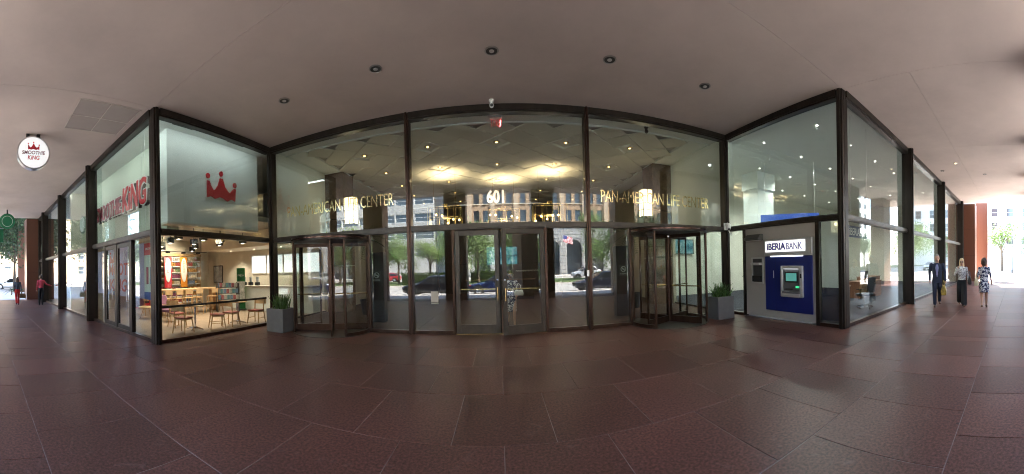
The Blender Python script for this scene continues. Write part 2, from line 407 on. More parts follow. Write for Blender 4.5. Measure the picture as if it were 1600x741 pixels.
BROWN_ST = mat('brown_marble', (0.14, 0.085, 0.055), 0.25, var=0.3, vscale=5)
DWOOD = mat('dark_walnut', (0.030, 0.018, 0.012), 0.45, var=0.3, vscale=3, stretch=(1, 1, .15), objvar=.15)
bw = struct(box('lobby_back_wall', (-HX, HX, 22.2, 22.4, 0, CZ), mat('walnut_gap', (.01, .007, .005), .8)))
for i in range(12):
    for j in range(3): box('wood_panel', (-HX + i*1.2 + .006, -HX + (i+1)*1.2 - .006, 22.16, 22.2, j*2.0 + .006, (j+1)*2.0 - .03), DWOOD, bw)
for s in (-1, 1):
    nm = 'left' if s < 0 else 'right'
    x0, x1 = sorted((s * HX, s * (HX + .15)))
    wl = struct(MB().box(x0, x1, GL + .14, 12.4, 2.9, CZ).build('lobby_wall_' + nm, WHITEW))
    wl2 = struct(MB().box(x0, x1, 12.4, 24, 0, CZ).build('lobby_rear_wall_' + nm, mat('tan_wall', (.36, .31, .23), .7, var=.06, vscale=1)))
    c = thing('lobby_pillar', 'brown marble pillar in the lobby on the %s, carrying a lit lantern' % nm, 'pillar', (s * 6.75, 12.9, 0))
    for k in range(3): box('stone_block', (-.44, .44, -.5, .5, k*2.0 + .004, (k+1)*2.0 - .03), BROWN_ST, c)
    # low partition: glass between lobby and shop / bank
    pg = thing('glass_partition', 'low glass partition under the white wall on the %s side of the lobby' % nm, 'partition', (s * (HX + .06), 0, 0))
    box('pane', (-.006, .006, GL + .2, 12.35, .06, 2.84), GLASS_CLEAR, pg)
    box('rail', (-.03, .03, GL + .2, 12.35, 2.84, 2.9), BRONZE, pg); box('rail', (-.03, .03, GL + .2, 12.35, 0, .06), BRONZE, pg)

# shop shell
TAN = mat('shop_wall', (.66, .60, .50), .75, var=.04, vscale=1)
struct(box('shop_end_wall', (-16.5, -16.3, OY + .3, 13.4, 0, CZ), TAN))
struct(box('shop_back_wall', (-16.3, -HX - .16, 13.3, 13.5, 0, CZ), TAN))
struct(box('shop_ceiling', (-16.3, -8.45, 5.75, 13.3, 3.75, 3.95), mat('shop_ceiling_grey', (.42, .40, .37), .8)))
struct(box('shop_upper_ceiling', (-24, -HX - .16, OY + .02, 14, CZ, CZ + .28), WHITEW))
so_ = thing('counter_soffit', 'pale dropped soffit with three downlights over the serving counter', 'soffit', (0, 0, 0))
box('soffit_box', (-14.4, -HX - .17, 11.3, 13.29, 3.0, 3.74), TAN, so_)
# bulkheads behind the upper glass
bh = thing('bulkhead', 'pale bulkhead panel behind the upper corner glass carrying a red crown', 'bulkhead', (0, 0, 0))
box('panel', (-8.42, -8.0, 5.05, 8.9, 3.28, CZ - .002), WHITEW, bh)
box('soffit_trim', (-8.425, -7.995, 5.045, 8.905, 3.22, 3.28), TAN, bh)
bh2 = thing('bulkhead', 'pale green bulkhead wall behind the upper glass with the red shop name', 'bulkhead', (0, 0, 0))
box('panel', (-16.29, -8.43, 5.3, 5.72, 3.0, CZ - .002), mat('pale_green_paint', (.55, .60, .50), .75, var=.03, vscale=1), bh2)
struct(box('cafe_wall', (-24, -16.52, 9.5, 9.7, 0, CZ), mat('cafe_dark_wall', (.04, .05, .06), .6)))

# bank shell
struct(box('bank_back_wall', (HX + .16, 25, 15, 15.2, 0, CZ), mat('bank_wall', (.56, .55, .48), .75, var=.04, vscale=1)))
struct(box('bank_ceiling', (HX + .01, 25, OY + .02, 16, CZ, CZ + .28), mat('bank_ceiling_paint', (.60, .61, .56), .8)))
struct(box('bank_end_wall', (24.6, 24.8, OY + .4, 15, 0, CZ), mat('bank_wall', (.6, .6, .55))))
# ================================================================ STOREFRONT GLAZING
TR0, TR1 = 2.76, 2.92
def post(par, x, d0=-.10, d1=.14, w_=.075, z0=0, z1=CZ - .012, m=BRONZE):
    o = MB().box(x - w_, x + w_, d0, d1, z0, z1).box(x - w_*.45, x + w_*.45, d0 - .045, d0, z0, z1).build('post', m, par, bevel=.006); return o
def pane(par, x0, x1, z0, z1, m=GLASS, y=0.02, name='pane'):
    return MB().box(x0, x1, y, y + .010, z0, z1).build(name, m, par, smooth=False)
def header(par, x0, x1):
    MB().box(x0, x1, -.13, .13, CZ - .17, CZ - .013).box(x0, x1, -.10, .10, CZ - .21, CZ - .17).build('header', BRONZE, par)
def transom(par, x0, x1, m=GREYBR): MB().box(x0, x1, -.06, .10, TR0, TR1).box(x0, x1, -.085, -.06, TR0 + .03, TR1 - .03).build('transom', m, par, bevel=.005)
def sill(par, x0, x1): MB().box(x0, x1, -.05, .09, 0.0, .09).build('sill', BRONZE_R, par, bevel=.005)
def mull(par, x, z0, z1, w_=.035, m=BRONZE_R): MB().box(x - w_, x + w_, -.045, .085, z0, z1).build('mullion', m, par, bevel=.004)

# ---- lobby front
LF = thing('lobby_storefront', 'tall dark bronze glass front of the lobby with double doors, gold lettering and number 601', 'storefront', (0, GL, 0))
for x in (-HX + .09, HX - .09): post(LF, x, -.12, .14, .09)
for x in (-2.4, 2.4): post(LF, x, -.12, .14, .06, m=BRONZE_R)
for a, b in ((-HX + .18, -2.46), (-2.34, 2.34), (2.46, HX - .18)):
    header(LF, a, b); transom(LF, a, b); pane(LF, a, b, TR1, CZ - .21, GLASS_UP)
# centre bay: fixed sidelights and the double doors
DX = 1.19
for a, b in ((-2.34, -DX - .07), (DX + .07, 2.34)):
    pane(LF, a, b, .09, TR0); sill(LF, a, b)
for x in (-DX - .035, DX + .035): mull(LF, x, 0, TR0)
def door_leaf(par, hinge, s, ang):
    # s = +1: the leaf runs from its hinge towards +x
    d_ = bpy.data.objects.new('door', None); C.objects.link(d_); d_.parent = par; d_.location = (hinge, 0, 0); d_.rotation_euler = (0, 0, ang)
    W = 1.165; x = lambda a: s * a
    def bx(n, a, b, z0, z1, m, y0=-.03, y1=.03, bev=.005):
        q = sorted((x(a), x(b))); return MB().box(q[0], q[1], y0, y1, z0, z1).build(n, m, d_, bevel=bev)
    bx('stile', .005, .12, .012, 2.73, GREYBR); bx('stile', W - .115, W, .012, 2.73, GREYBR)
    bx('top_rail', .12, W - .115, 2.60, 2.73, GREYBR); bx('bottom_rail', .12, W - .115, .012, .25, GREYBR)
    q = sorted((x(.12), x(W - .115))); MB().box(q[0], q[1], -.005, .005, .25, 2.60).build('pane', GLASS, d_, smooth=False)
    q = sorted((x(.12), x(W - .115))); MB().box(q[0], q[1], .035, .06, 1.16, 1.19).build('push_bar', BRASS, d_)
    h = MB(); hx = x(W - .055); h.cyl((hx, -.085, .88), (hx, -.085, 1.22), .016, n=10)
    for z in (.92, 1.18): h.cyl((hx, -.085, z), (hx, -.03, z), .011, n=8)
    h.build('handle', BRASS, d_)
    MB().cyl((hx, -.036, 1.42), (hx, -.03, 1.42), .022, n=14).build('lock', CHROME, d_)
    return d_
door_leaf(LF, -DX + .01, 1, 0)
dr = door_leaf(LF, DX - .01, -1, R(15)); dr['label'] = 'right glass leaf standing slightly open'
MB().box(-DX, DX, -.06, .08, 0.0, .01).build('threshold', BRASS, LF)
MB().box(-.02, .02, .0, .05, .012, 2.73).build('meeting_strip', RUBBER, LF)
# side bays: fixed panes either side of each revolving door
for s in (-1, 1):
    for a, b in ((s*2.46, s*3.58), (s*6.02, s*(HX - .18))):
        a, b = sorted((a, b)); pane(LF, a, b, .09, TR0); sill(LF, a, b)
    mull(LF, s*3.62, 0, TR0); mull(LF, s*5.98, 0, TR0)
GOLD = mat('gold_leaf', (0.92, 0.82, 0.42), 0.12, 1.0)
CREAM = mat('cream_vinyl', (0.86, 0.82, 0.66), 0.35); NUM = mat('pale_gold_number', (.95, .92, .74), .16, .9)
text('lettering', 'PAN-AMERICAN LIFE CENTER', .5, GOLD, LF, (-6.47, .012, 3.55), bold=.0, width=3.62, height=.34, extrude=.003)
text('lettering', 'PAN-AMERICAN LIFE CENTER', .5, GOLD, LF, (2.80, .012, 3.48), bold=.0, width=3.62, height=.34, extrude=.003)
text('house_number', '601', .5, NUM, LF, (-.07, .012, 3.43), bold=.018, width=.46, height=.36, extrude=.003, align='CENTER')
box('notice', (-1.86, -1.66, .008, .0185, .86, 1.14), mat('paper_white', (.55, .55, .50), .7), LF)
box('notice_strip', (-1.86, -1.66, .008, .0185, .80, .84), mat('paper_white', (.55, .55, .50), .7), LF)
text('lettering', 'PLEASE USE REVOLVING DOOR', .1, CREAM, LF, (.42, .03, 1.62), width=.6, height=.035, extrude=.001)
box('intercom', (2.31, 2.37, -.135, -.12, 1.44, 1.60), STEEL, LF)

# ---- revolving doors
def revolving(x, label, ang):
    t = thing('revolving_door', label, 'revolving door', (x, GL - .12, 0))
    r = 1.12; H0 = 2.60
    m = MB(); m.lathe([(r + .05, 0), (r + .05, .14), (r + .02, .15), (0.02, .15)], 48, (0, 0, H0)); m.build('canopy', BRONZE, t)
    MB().lathe([(r + .055, 0), (r + .055, .035)], 48, (0, 0, H0 + .05), cap=False).build('canopy_band', mat('canopy_band', (.12, .06, .05), .2, .8), t)
    MB().lathe([(r + .06, 0), (r + .06, .012), (.02, .012)], 48).build('floor_ring', GREYBR, t)
    for s in (0, 1):
        a0, a1 = (R(-42), R(42)) if s == 0 else (R(138), R(222))
        ri, ro = [], []
        rings = []
        for k in range(13):
            a = a0 + (a1 - a0) * k / 12; c_, s_ = math.cos(a), math.sin(a)
            rings.append([(r*c_, r*s_, .10), ((r+.01)*c_, (r+.01)*s_, .10), ((r+.01)*c_, (r+.01)*s_, H0), (r*c_, r*s_, H0)])
        MB().loft(rings).build('curved_pane', GLASS_CLEAR, t, angle=60)
        rr = []
        for k in range(13):
            a = a0 + (a1 - a0) * k / 12; c_, s_ = math.cos(a), math.sin(a)
            rr.append([((r-.025)*c_, (r-.025)*s_, .012), ((r+.035)*c_, (r+.035)*s_, .012), ((r+.035)*c_, (r+.035)*s_, .10), ((r-.025)*c_, (r-.025)*s_, .10)])
        MB().loft(rr).build('base_rail', BRONZE_R, t, angle=60)
        for a in (a0, a1):
            c_, s_ = math.cos(a), math.sin(a)
            MB().cyl((r*c_, r*s_, 0.012), (r*c_, r*s_, H0), .036, n=10).build('post', BRONZE_R, t)
    MB().cyl((0, 0, .012), (0, 0, H0), .04, n=14).build('shaft', BRONZE_R, t)
    MB().ball((0, 0, H0 - .06), .07).build('shaft_cap', CHROME, t)
    for k in range(4):
        wg = bpy.data.objects.new('wing', None); C.objects.link(wg); wg.parent = t; wg.rotation_euler = (0, 0, ang + k * math.pi / 2)
        MB().box(.05, r - .035, -.02, .02, .02, .20).box(.05, r - .035, -.02, .02, H0 - .12, H0 - .015).box(.05, .095, -.02, .02, .20, H0 - .12).box(r - .085, r - .035, -.02, .02, .20, H0 - .12).build('frame', BRONZE_R, wg, bevel=.004)
        MB().box(.095, r - .085, -.004, .004, .20, H0 - .12).build('pane', GLASS_CLEAR, wg, smooth=False)
        MB().cyl((.10, -.05, 1.08), (r - .09, -.05, 1.08), .015, n=8).cyl((.10, -.05, 1.08), (.10, 0, 1.08), .011, n=8).cyl((r - .09, -.05, 1.08), (r - .09, 0, 1.08), .011, n=8).build('push_bar', BRASS, wg)
    return t
revolving(-4.8, 'bronze framed glass revolving door on the left, nearer the planter by the juice shop', R(-62))
revolving(4.8, 'bronze framed glass revolving door on the right, nearer the cash machine', R(28))

# ---- left return: the shop window facing the entrance
LR = thing('shop_storefront', 'glass shop front with red crown beside the lobby, looking onto wooden tables', 'storefront', (-HX, OY, 0), R(90))
post(LR, .0, -.0, .17, .09); 
post(LR, .0, -.09, -.005, .085)
LW = GL - OY
header(LR, .095, LW - .10); pane(LR, .095, LW - .10, TR1, CZ - .21, GLASS_UP); transom(LR, .095, LW - .10, BRONZE)
pane(LR, .095, LW - .10, .09, TR0, GLASS_CLEAR); sill(LR, .095, LW - .10)
rl = MB(); rl.box(.1, LW - .10, .16, .21, .86, .92).build('guard_rail', BLACK, LR)
# ---- left front: shop and cafe along the arcade
LS = thing('arcade_storefront', 'long dark bronze glass front left of the corner with shop name and glass doors', 'storefront', (-HX, OY, 0))
for x in (-4.8, -9.6, -14.4): post(LS, x, -.26, .14, .08)
post(LS, -16.7, -.1, .14, .08)
for a, b in ((-4.72, -.09), (-9.52, -4.88), (-14.32, -9.68), (-16.62, -14.48)):
    header(LS, a, b); transom(LS, a, b); pane(LS, a, b, TR1, CZ - .21, GLASS_UP)
    if a not in (-16.62,): sill(LS, a, b)
pane(LS, -9.52, -4.88, .09, TR0); pane(LS, -14.32, -9.68, .09, TR0)
for x in (-3.55, -2.55, -1.45): mull(LS, x, 0, TR0, .06, BRONZE)
pane(LS, -4.72, -3.61, .09, TR0); pane(LS, -1.39, -.09, .09, TR0)
def shop_door(par, x0, x1, lab=None):
    d_ = bpy.data.objects.new('door', None); C.objects.link(d_); d_.parent = par; d_.location = (x0, 0, 0)
    W = x1 - x0
    MB().box(.01, .09, -.03, .03, .012, 2.73).box(W - .09, W - .01, -.03, .03, .012, 2.73).box(.09, W - .09, -.03, .03, 2.60, 2.73).box(.09, W - .09, -.03, .03, .012, .22).build('frame', BRONZE, d_, bevel=.004)
    MB().box(.09, W - .09, -.005, .005, .22, 2.60).build('pane', GLASS, d_, smooth=False)
    MB().cyl((W - .14, -.08, .95), (W - .14, -.08, 1.3), .014, n=8).cyl((W - .14, -.08, .97), (W - .14, -.02, .97), .01, n=8).cyl((W - .14, -.08, 1.28), (W - .14, -.02, 1.28), .01, n=8).build('handle', STEEL, d_)
    if lab: d_['label'] = lab
    return d_
shop_door(LS, -3.49, -2.61); shop_door(LS, -2.49, -1.51); shop_door(LS, -15.75, -14.5, 'glass cafe door at the far left end')
mull(LS, -15.8, 0, TR0, .04, BRONZE); pane(LS, -16.62, -15.84, .09, TR0)
# shop name: red letters with white edges, in front of the bulkhead wall
SHOPR = mat('letter_red', (.78, .015, .035), .4); SHOPD = mat('letter_maroon', (.36, .012, .055), .4); LETW = mat('letter_white', (.85, .85, .85), .4); LETK = mat('letter_shadow', (.05, .055, .05), .6)
sg = thing('shop_sign', 'red and maroon shop name letters with white edges behind the upper glass', 'sign', (-12.5, OY + .30, 3.84))
for s_, wd, ht, x0, z0, mm in (('SMOOTHIE', 2.45, .58, 0.0, 0.0, SHOPD), ('KiNG', 1.68, .80, 2.55, -.02, SHOPR)):
    text('letters_backing', s_, .6, LETK, sg, (x0 + .0, .10, z0 - .05), bold=.028, shear=.12, width=wd + .10, height=ht + .06, extrude=.02)
    text('letters_edge', s_, .6, LETW, sg, (x0 - .03, .03, z0 - .03), bold=.034, shear=.12, width=wd + .06, height=ht + .06, extrude=.012)
    text('letters', s_, .6, mm, sg, (x0, .008, z0), bold=.012, shear=.12, width=wd, height=ht, extrude=.012)
lg = thing('shop_emblem', 'round grey and red emblem left of the shop name behind the glass', 'sign', (-14.5, OY + .30, 4.1))
MB().cyl((0, .03, 0), (0, .08, 0), .42, n=36).build('disc', mat('emblem_grey', (.35, .36, .34), .5), lg)
MB().cyl((0, .01, 0), (0, .03, 0), .34, n=36).build('disc_face', LETW, lg)
def crown_poly(w_, h_):
    pts = [(-.50,.0),(-.36,.06),(-.22,-.01),(-.06,.08),(.06,.06),(.22,-.03),(.36,.08),(.50,.02),(.53,.50),(.47,.53),(.40,.44),(.30,.30),(.25,.34),(.13,.50),(.05,.80),(-.05,.80),(-.12,.52),(-.22,.34),(-.28,.30),(-.37,.46),(-.41,.62),(-.49,.62)]
    return [(x * w_, z * h_) for x, z in pts]
def crown(par, w_, h_, th, m, loc, rotz, holes=True):
    k = MB(); n = 0
    k.prism(crown_poly(w_, h_), 'y', -th, 0)
    for bx, bz in ((-.46, .80), (0, .98), (.50, .66)):
        k.loft([[(bx*w_ + .065*w_*math.cos(q*math.pi/8), y_, bz*h_ + .10*h_*math.sin(q*math.pi/8)) for q in range(16)] for y_ in (-th, 0)])
    o = k.build('crown', m, par, smooth=False); o.location = loc; o.rotation_euler = (0, 0, rotz); return o
crs = thing('crown_emblem', 'large red crown emblem on the pale bulkhead behind glass', 'sign', (-7.995, 7.12, 4.16), R(90))
crown(crs, 1.22, .86, .035, RED, (0, 0, 0), 0)

# round hanging sign
rs = thing('hanging_sign', 'round lit white sign with red crown hanging from the arcade ceiling', 'sign', (-9.7, 1.5, 5.42), R(90))
r = .46
MB().cyl((0, -.10, 0), (0, .10, 0), r + .035, n=48).build('rim', STEEL, rs)
MB().cyl((0, -.105, 0), (0, -.101, 0), r, n=48).build('face', emit('sign_face', (.95, .97, 1.0), .14), rs)
MB().cyl((0, .101, 0), (0, .105, 0), r, n=48).build('face', MATS['sign_face'], rs)
for x in (-.16, .16): MB().box(x - .05, x + .05, -.05, .05, .45, CZ - 5.42).build('bracket', BLACK, rs)
crown(rs, .34, .22, .004, RED, (0.0, -.106, .08), 0)
text('lettering', 'SMOOTHIE', .2, mat('sign_maroon', (.16, .01, .03), .4), rs, (0, -.108, -.06), bold=.004, shear=.15, width=.70, height=.11, extrude=.002, align='CENTER')
text('lettering', 'KiNG', .2, RED, rs, (0, -.108, -.22), bold=.004, shear=.15, width=.36, height=.13, extrude=.002, align='CENTER')

# green cafe signs (plain rings and discs; the figure inside is left out)
CG = mat('cafe_green', (.01, .16, .07), .4)
def cafe_disc(nm, label, loc, rotz, r):
    t = thing(nm, label, 'sign', loc, rotz)
    MB().cyl((0, -.03, 0), (0, .03, 0), r, n=32).build('disc', CG, t)
    MB().lathe([(r*.66, 0), (r*.70, .006), (r*.70, .012), (r*.66, .012), (r*.66, 0)], 32, cap=False).build('ring', WHITE, t).rotation_euler = (R(90), 0, 0)
    [c for c in t.children if c.name.startswith('ring')][0].location = (0, -.028, 0)
    return t
hs = cafe_disc('hanging_sign', 'round green cafe sign hanging at the far left end of the arcade', (-21.0, 1.55, 5.25), R(90), .5)
MB().box(-.04, .04, -.03, .03, .45, CZ - 5.25).build('bracket', BLACK, hs)
cafe_disc('cafe_emblem', 'pale round emblem on the dark cafe glass at the far left', (-22.6, OY - .03, 3.7), 0, .5)
fl = thing('cafe_banner', 'green vertical cafe banner hanging at the far left edge', 'banner', (-22.6, 1.1, 4.05), R(90))
MB().box(-.3, .3, -.01, .01, 0, .95).build('cloth', CG, fl); MB().cyl((-.32, 0, .96), (.32, 0, .96), .02, n=8).build('rod', STEEL, fl)
MB().box(-.02, .02, -.02, .02, .96, CZ - 4.05).build('hanger', STEEL, fl)

# ---- right return: cash machine wall
RRt = thing('bank_storefront', 'bronze and glass bank front with cash machine panel facing the entrance', 'storefront', (HX, GL, 0), R(-90))
post(RRt, LW, -.0, .17, .09); post(RRt, LW, -.09, -.005, .085)
header(RRt, .10, LW - .095); pane(RRt, .10, LW - .095, TR1, CZ - .21, GLASS_UP); transom(RRt, .10, LW - .095, BRONZE)
XA, XB = GL - 7.75, GL - 5.02        # local extent of the grey panel
mull(RRt, XA - .05, 0, TR0, .05, BRONZE); mull(RRt, XB + .06, 0, TR0, .06, BRONZE)
pane(RRt, .10, XA - .10, .09, TR0); pane(RRt, XB + .12, LW - .095, .09, TR0); sill(RRt, .10, XA - .10); sill(RRt, XB + .12, LW - .095)
box('grey_panel', (XA, XB, .0, .12, .05, TR0), mat('grey_laminate', (.42, .405, .375), .3, var=.04, vscale=2), RRt, bevel=.004)
# ---- right front
RS = thing('arcade_storefront', 'long dark bronze glass bank front right of the corner, people walking past', 'storefront', (HX, OY, 0))
RP = [0, 4.9, 10.6, 16.8]
for i, x in enumerate(RP[1:]): post(RS, x, -.26, .14, .08)
post(RS, 17.9, -.1, .14, .07)
for a, b in ((.09, 4.82), (4.98, 10.52), (10.68, 16.72), (16.88, 17.83)):
    header(RS, a, b); transom(RS, a, b); pane(RS, a, b, TR1, CZ - .21, GLASS_UP); pane(RS, a, b, .09, TR0); sill(RS, a, b)
# ================================================================ THINGS IN THE ARCADE
# cash machine
at = thing('cash_machine', 'blue bank cash machine with lit white sign and silver screen bay', 'cash machine', (HX - .005, 6.86, 0), R(-90))
NAVY = mat('atm_blue', (.012, .022, .16), .28, var=.06, vscale=2)
SILV = mat('atm_silver', (.55, .56, .56), .35, .4)
Wm = 1.74
MB().box(0, Wm, -.045, -.005, .28, 1.88).build('body', NAVY, at, bevel=.015)
MB().box(-.01, Wm + .01, -.075, -.005, 1.89, 2.37).build('sign_box', SILV, at, bevel=.012)
MB().box(.06, Wm - .20, -.084, -.076, 2.00, 2.32).build('sign_face', emit('bank_sign_face', (.95, .96, 1.0), .26), at)
PUR = mat('bank_purple', (.045, .03, .30), .4)
text('lettering', 'iBERIA', .4, PUR, at, (.13, -.087, 2.06), bold=.016, width=.72, height=.20, extrude=.002)
text('lettering', 'BANK', .4, PUR, at, (.88, -.087, 2.06), bold=.003, width=.56, height=.19, extrude=.002)
MB().box(.25, Wm - .3, -.07, -.045, 1.86, 1.888).build('light_strip', emit('atm_strip', (.9, .95, 1), .6), at)
MB().box(.33, .36, -.051, -.045, 1.24, 1.46).build('white_mark', WHITE, at)
MB().box(0.42, 0.425, -.0465, -.045, .30, 1.86).build('seam', BLACK, at)
bay = MB(); x0, x1, z0, z1 = .66, 1.46, .86, 1.74
bay.box(x0, x0 + .07, -.235, -.158, z0, z1).box(x1 - .11, x1, -.235, -.158, z0, z1).box(x0 + .07, x1 - .11, -.235, -.158, z1 - .09, z1).box(x0 + .07, x1 - .11, -.25, -.158, z0, z0 + .10)
by = bay.build('screen_bay', SILV, at, bevel=.02); by.location = (0, .115, -.14)
MB().box(x0 + .07, x1 - .11, -.170, -.158, z0 + .10, z1 - .09).build('bay_back', mat('atm_grey', (.12, .125, .13), .4), by)
MB().box(x0 + .14, x1 - .20, -.19, -.171, 1.27, 1.56).build('bezel', BLACK, by)
MB().box(x0 + .18, x1 - .24, -.194, -.19, 1.31, 1.53).build('screen', emit('atm_screen', (.12, .42, .36), .10), by)
MB().box(x0 + .07, x1 - .11, -.24, -.17, z0 + .105, z0 + .16).build('key_shelf', mat('atm_grey', (.12, .125, .13)), by)
kp = MB()
for i in range(4):
    for j in range(3): kp.box(x0 + .13 + i*.045, x0 + .165 + i*.045, -.236 + j*.022, -.219 + j*.022, z0 + .16, z0 + .172)
kp.build('keypad', SILV, by)
MB().box(x1 - .27, x1 - .16, -.20, -.17, 1.12, 1.17).build('card_slot', emit('slot_green', (.05, .6, .25), .25), by)
MB().box(x0 + .16, x0 + .40, -.20, -.17, 1.06, 1.10).build('cash_slot', BLACK, by)
MB().box(x0 + .12, x1 - .16, -.225, -.17, 1.648, 1.66).build('bay_light', emit('bay_light', (.9, .95, 1), .6), by)
MB().box(x1 - .08, x1 - .03, -.242, -.235, 1.40, 1.52).build('reader', BLACK, by)
# deposit shelf and lamp beside it
ds = thing('deposit_box', 'grey recessed deposit box left of the cash machine', 'deposit box', (HX - .004, 7.45, 0), R(-90))
MB().box(0, .50, -.05, -.002, 1.06, 1.10).box(0, .04, -.05, -.002, 1.10, 1.86).box(.46, .50, -.05, -.002, 1.10, 1.86).box(.04, .46, -.05, -.002, 1.82, 1.86).build('frame', SILV, ds)
MB().box(.04, .46, -.012, -.002, 1.10, 1.82).build('back_plate', mat('deposit_dark', (.06, .06, .06), .4), ds)
MB().box(.05, .45, -.14, -.012, 1.62, 1.70).build('hood', SILV, ds, bevel=.01); MB().box(.08, .42, -.10, -.012, 1.12, 1.30).build('tray', BLACK, ds)
wl_ = thing('wall_lamp', 'dark grey wedge wall lamp above the deposit box', 'lamp', (HX - .004, 7.58, 2.40), R(-90))
MB().prism([(-.002, -.02), (-.24, -.02), (-.24, .05), (-.10, .17), (-.002, .17)], 'x', 0, .62).build('housing', mat('lamp_grey', (.09, .09, .085), .5), wl_, bevel=.01)
MB().box(.05, .57, -.2, -.06, -.03, -.021).build('lens', WHITE, wl_)

# planters with spiky leaves
PLG = mat('planter_grey', (.155, .165, .185), .6, var=.08, vscale=6)
LEAF = mat('snake_plant_leaf', (.055, .13, .03), .45, var=.45, vscale=14, objvar=.2)
def blade(h, w_, lean, az, m):
    pts = []
    c_, s_ = math.cos(az), math.sin(az)
    L_ = []; Rr = []
    for k in range(7):
        t = k / 6; ww = w_ * (1 - t**2.5) * (.55 + .9 * min(t*2, 1) * .5) + .002
        off = lean * t**1.6; z = h * t
        bx, by_ = c_ * off, s_ * off
        L_.append((bx - s_*ww, by_ + c_*ww, z)); Rr.append((bx + s_*ww, by_ - c_*ww, z))
    mid = [((a[0]+b[0])/2 - c_*.012, (a[1]+b[1])/2 - s_*.012, a[2]) for a, b in zip(L_, Rr)]
    n = len(m.v); m.v += L_ + mid + Rr
    for k in range(6):
        for q in (0, 7): m.f.append((n+q+k, n+q+7+k, n+q+8+k, n+q+1+k)); m.m.append(0)
def planter(label, loc, rz, seed, W=.82, H=.72, spread=.25, hts=(.26, .54)):
    r_ = random.Random(seed)
    t = thing('planter', label, 'planter', loc, rz)
    a = W/2; m = MB()
    m.loft([[(-a,-a,0),(a,-a,0),(a,a,0),(-a,a,0)], [(-a,-a,H),(a,-a,H),(a,a,H),(-a,a,H)], [(-a+.04,-a+.04,H),(a-.04,-a+.04,H),(a-.04,a-.04,H),(-a+.04,a-.04,H)], [(-a+.04,-a+.04,H-.08),(a-.04,-a+.04,H-.08),(a-.04,a-.04,H-.08),(-a+.04,a-.04,H-.08)]])
    m.build('pot', PLG, t, bevel=.006)
    box('soil', (-a+.05, a-.05, -a+.05, a-.05, H-.14, H-.07), mat('soil', (.03, .022, .015), 1.0), t)
    for i in range(88):
        b = MB(); h = r_.uniform(*hts)
        blade(h, r_.uniform(.016, .030), r_.uniform(.0, spread), r_.uniform(0, 6.28), b)
        b.f = [f for f in b.f]
        me = b.mesh('leaf', LEAF)
        o = link_copy(me, 'leaf', t, (r_.uniform(-a+.10, a-.10), r_.uniform(-a+.10, a-.10), H - .08))
    return t
planter('square grey planter of upright snake plants beside the shop corner post', (-6.14, 7.78, 0), 0, 3, W=.62, H=.68)
planter('square grey planter of arching green leaves beside the bank corner post', (6.34, 8.05, 0), 0, 5, W=.62, H=.68, spread=.42, hts=(.26, .52))

# security cameras
def dome_cam(label, loc, rz=0, wall=False):
    t = thing('security_camera', label, 'camera', loc, rz)
    if wall:
        MB().box(-.06, .06, -.005, 0, -.12, .12).build('plate', WHITE, t); MB().path([(0, -.01, .06), (0, -.12, .10), (0, -.16, .06)], .025).build('arm', WHITE, t)
        m = MB(); m.lathe([(.03, .20), (.075, .16), (.085, .05), (.06, -.02), (.02, -.03)], 18, (0, -.17, -.10)); m.build('housing', WHITE, t)
        MB().path([(0, -.17, -.12), (.05, -.17, -.2), (.13, -.16, -.26), (.16, -.16, -.20)], .022).build('conduit', WHITE, t)
        MB().ball((-.02, -.22, -.1), .04).build('lens', BLACK, t)
    else:
        MB().lathe([(.07, 0), (.07, -.03), (.045, -.05), (.045, -.10)], 20).build('mount', WHITE, t)
        MB().ball((0, -.01, -.14), (.06, .06, .065)).build('housing', WHITE, t)
        MB().ball((0, -.045, -.15), .04).build('lens', BLACK, t)
    return t
dome_cam('white dome camera on the arcade ceiling above the lobby doors', (-.1, GL - .3, CZ - .002))
dome_cam('white wall camera on the bronze post between revolving door and bank', (HX - .2, GL - .12, 2.92), 0, True)
dc = dome_cam('small dark camera on the lobby ceiling inside the right upper pane', (4.5, GL + .55, CZ - .022))
for c in dc.children: c.data.materials[0] = BLACK

# recessed ceiling downlights of the arcade (switched off)
RIM = mat('downlight_rim', (.30, .28, .26), .35, .6); DARKC = mat('downlight_can', (.02, .018, .016), .5)
def downlight(label, loc, r=.12, group='recessed downlights in the arcade ceiling', lens=None, rim=RIM, nm='downlight'):
    t = thing(nm, label, 'ceiling light', loc, 0, group)
    MB().lathe([(r*1.18, 0), (r*1.18, -.012), (r*.98, -.02), (r*.90, -.004)], 28, cap=False).build('rim', rim, t)
    MB().lathe([(r*.97, -.012), (r*.93, -.003), (.01, -.002)], 28).build('can', DARKC, t)
    MB().lathe([(r*.45, -.003), (r*.40, -.02), (.01, -.026)], 20).build('bulb', lens or mat('bulb_off', (.42, .40, .38), .3), t)
    return t
for i, x in enumerate((-4.85, -2.45, -.05, 2.35, 4.75)):
    downlight('unlit recessed downlight in the arcade ceiling before the lobby, %s from the left' % ORD[i], (x, 6.45, CZ - .001))
for i, (x, y) in enumerate(((14.5, 2.7), (16.6, 1.6), (15.6, 3.55))):
    downlight('small recessed downlight in the right arcade ceiling, ' + ('nearest the storefront post', 'furthest toward the street', 'closest to the bank glass')[i], (x, y, CZ - .001), .09, lens=emit('warm_bulb_dim', (1, .7, .35), 2.0) if i == 0 else None)

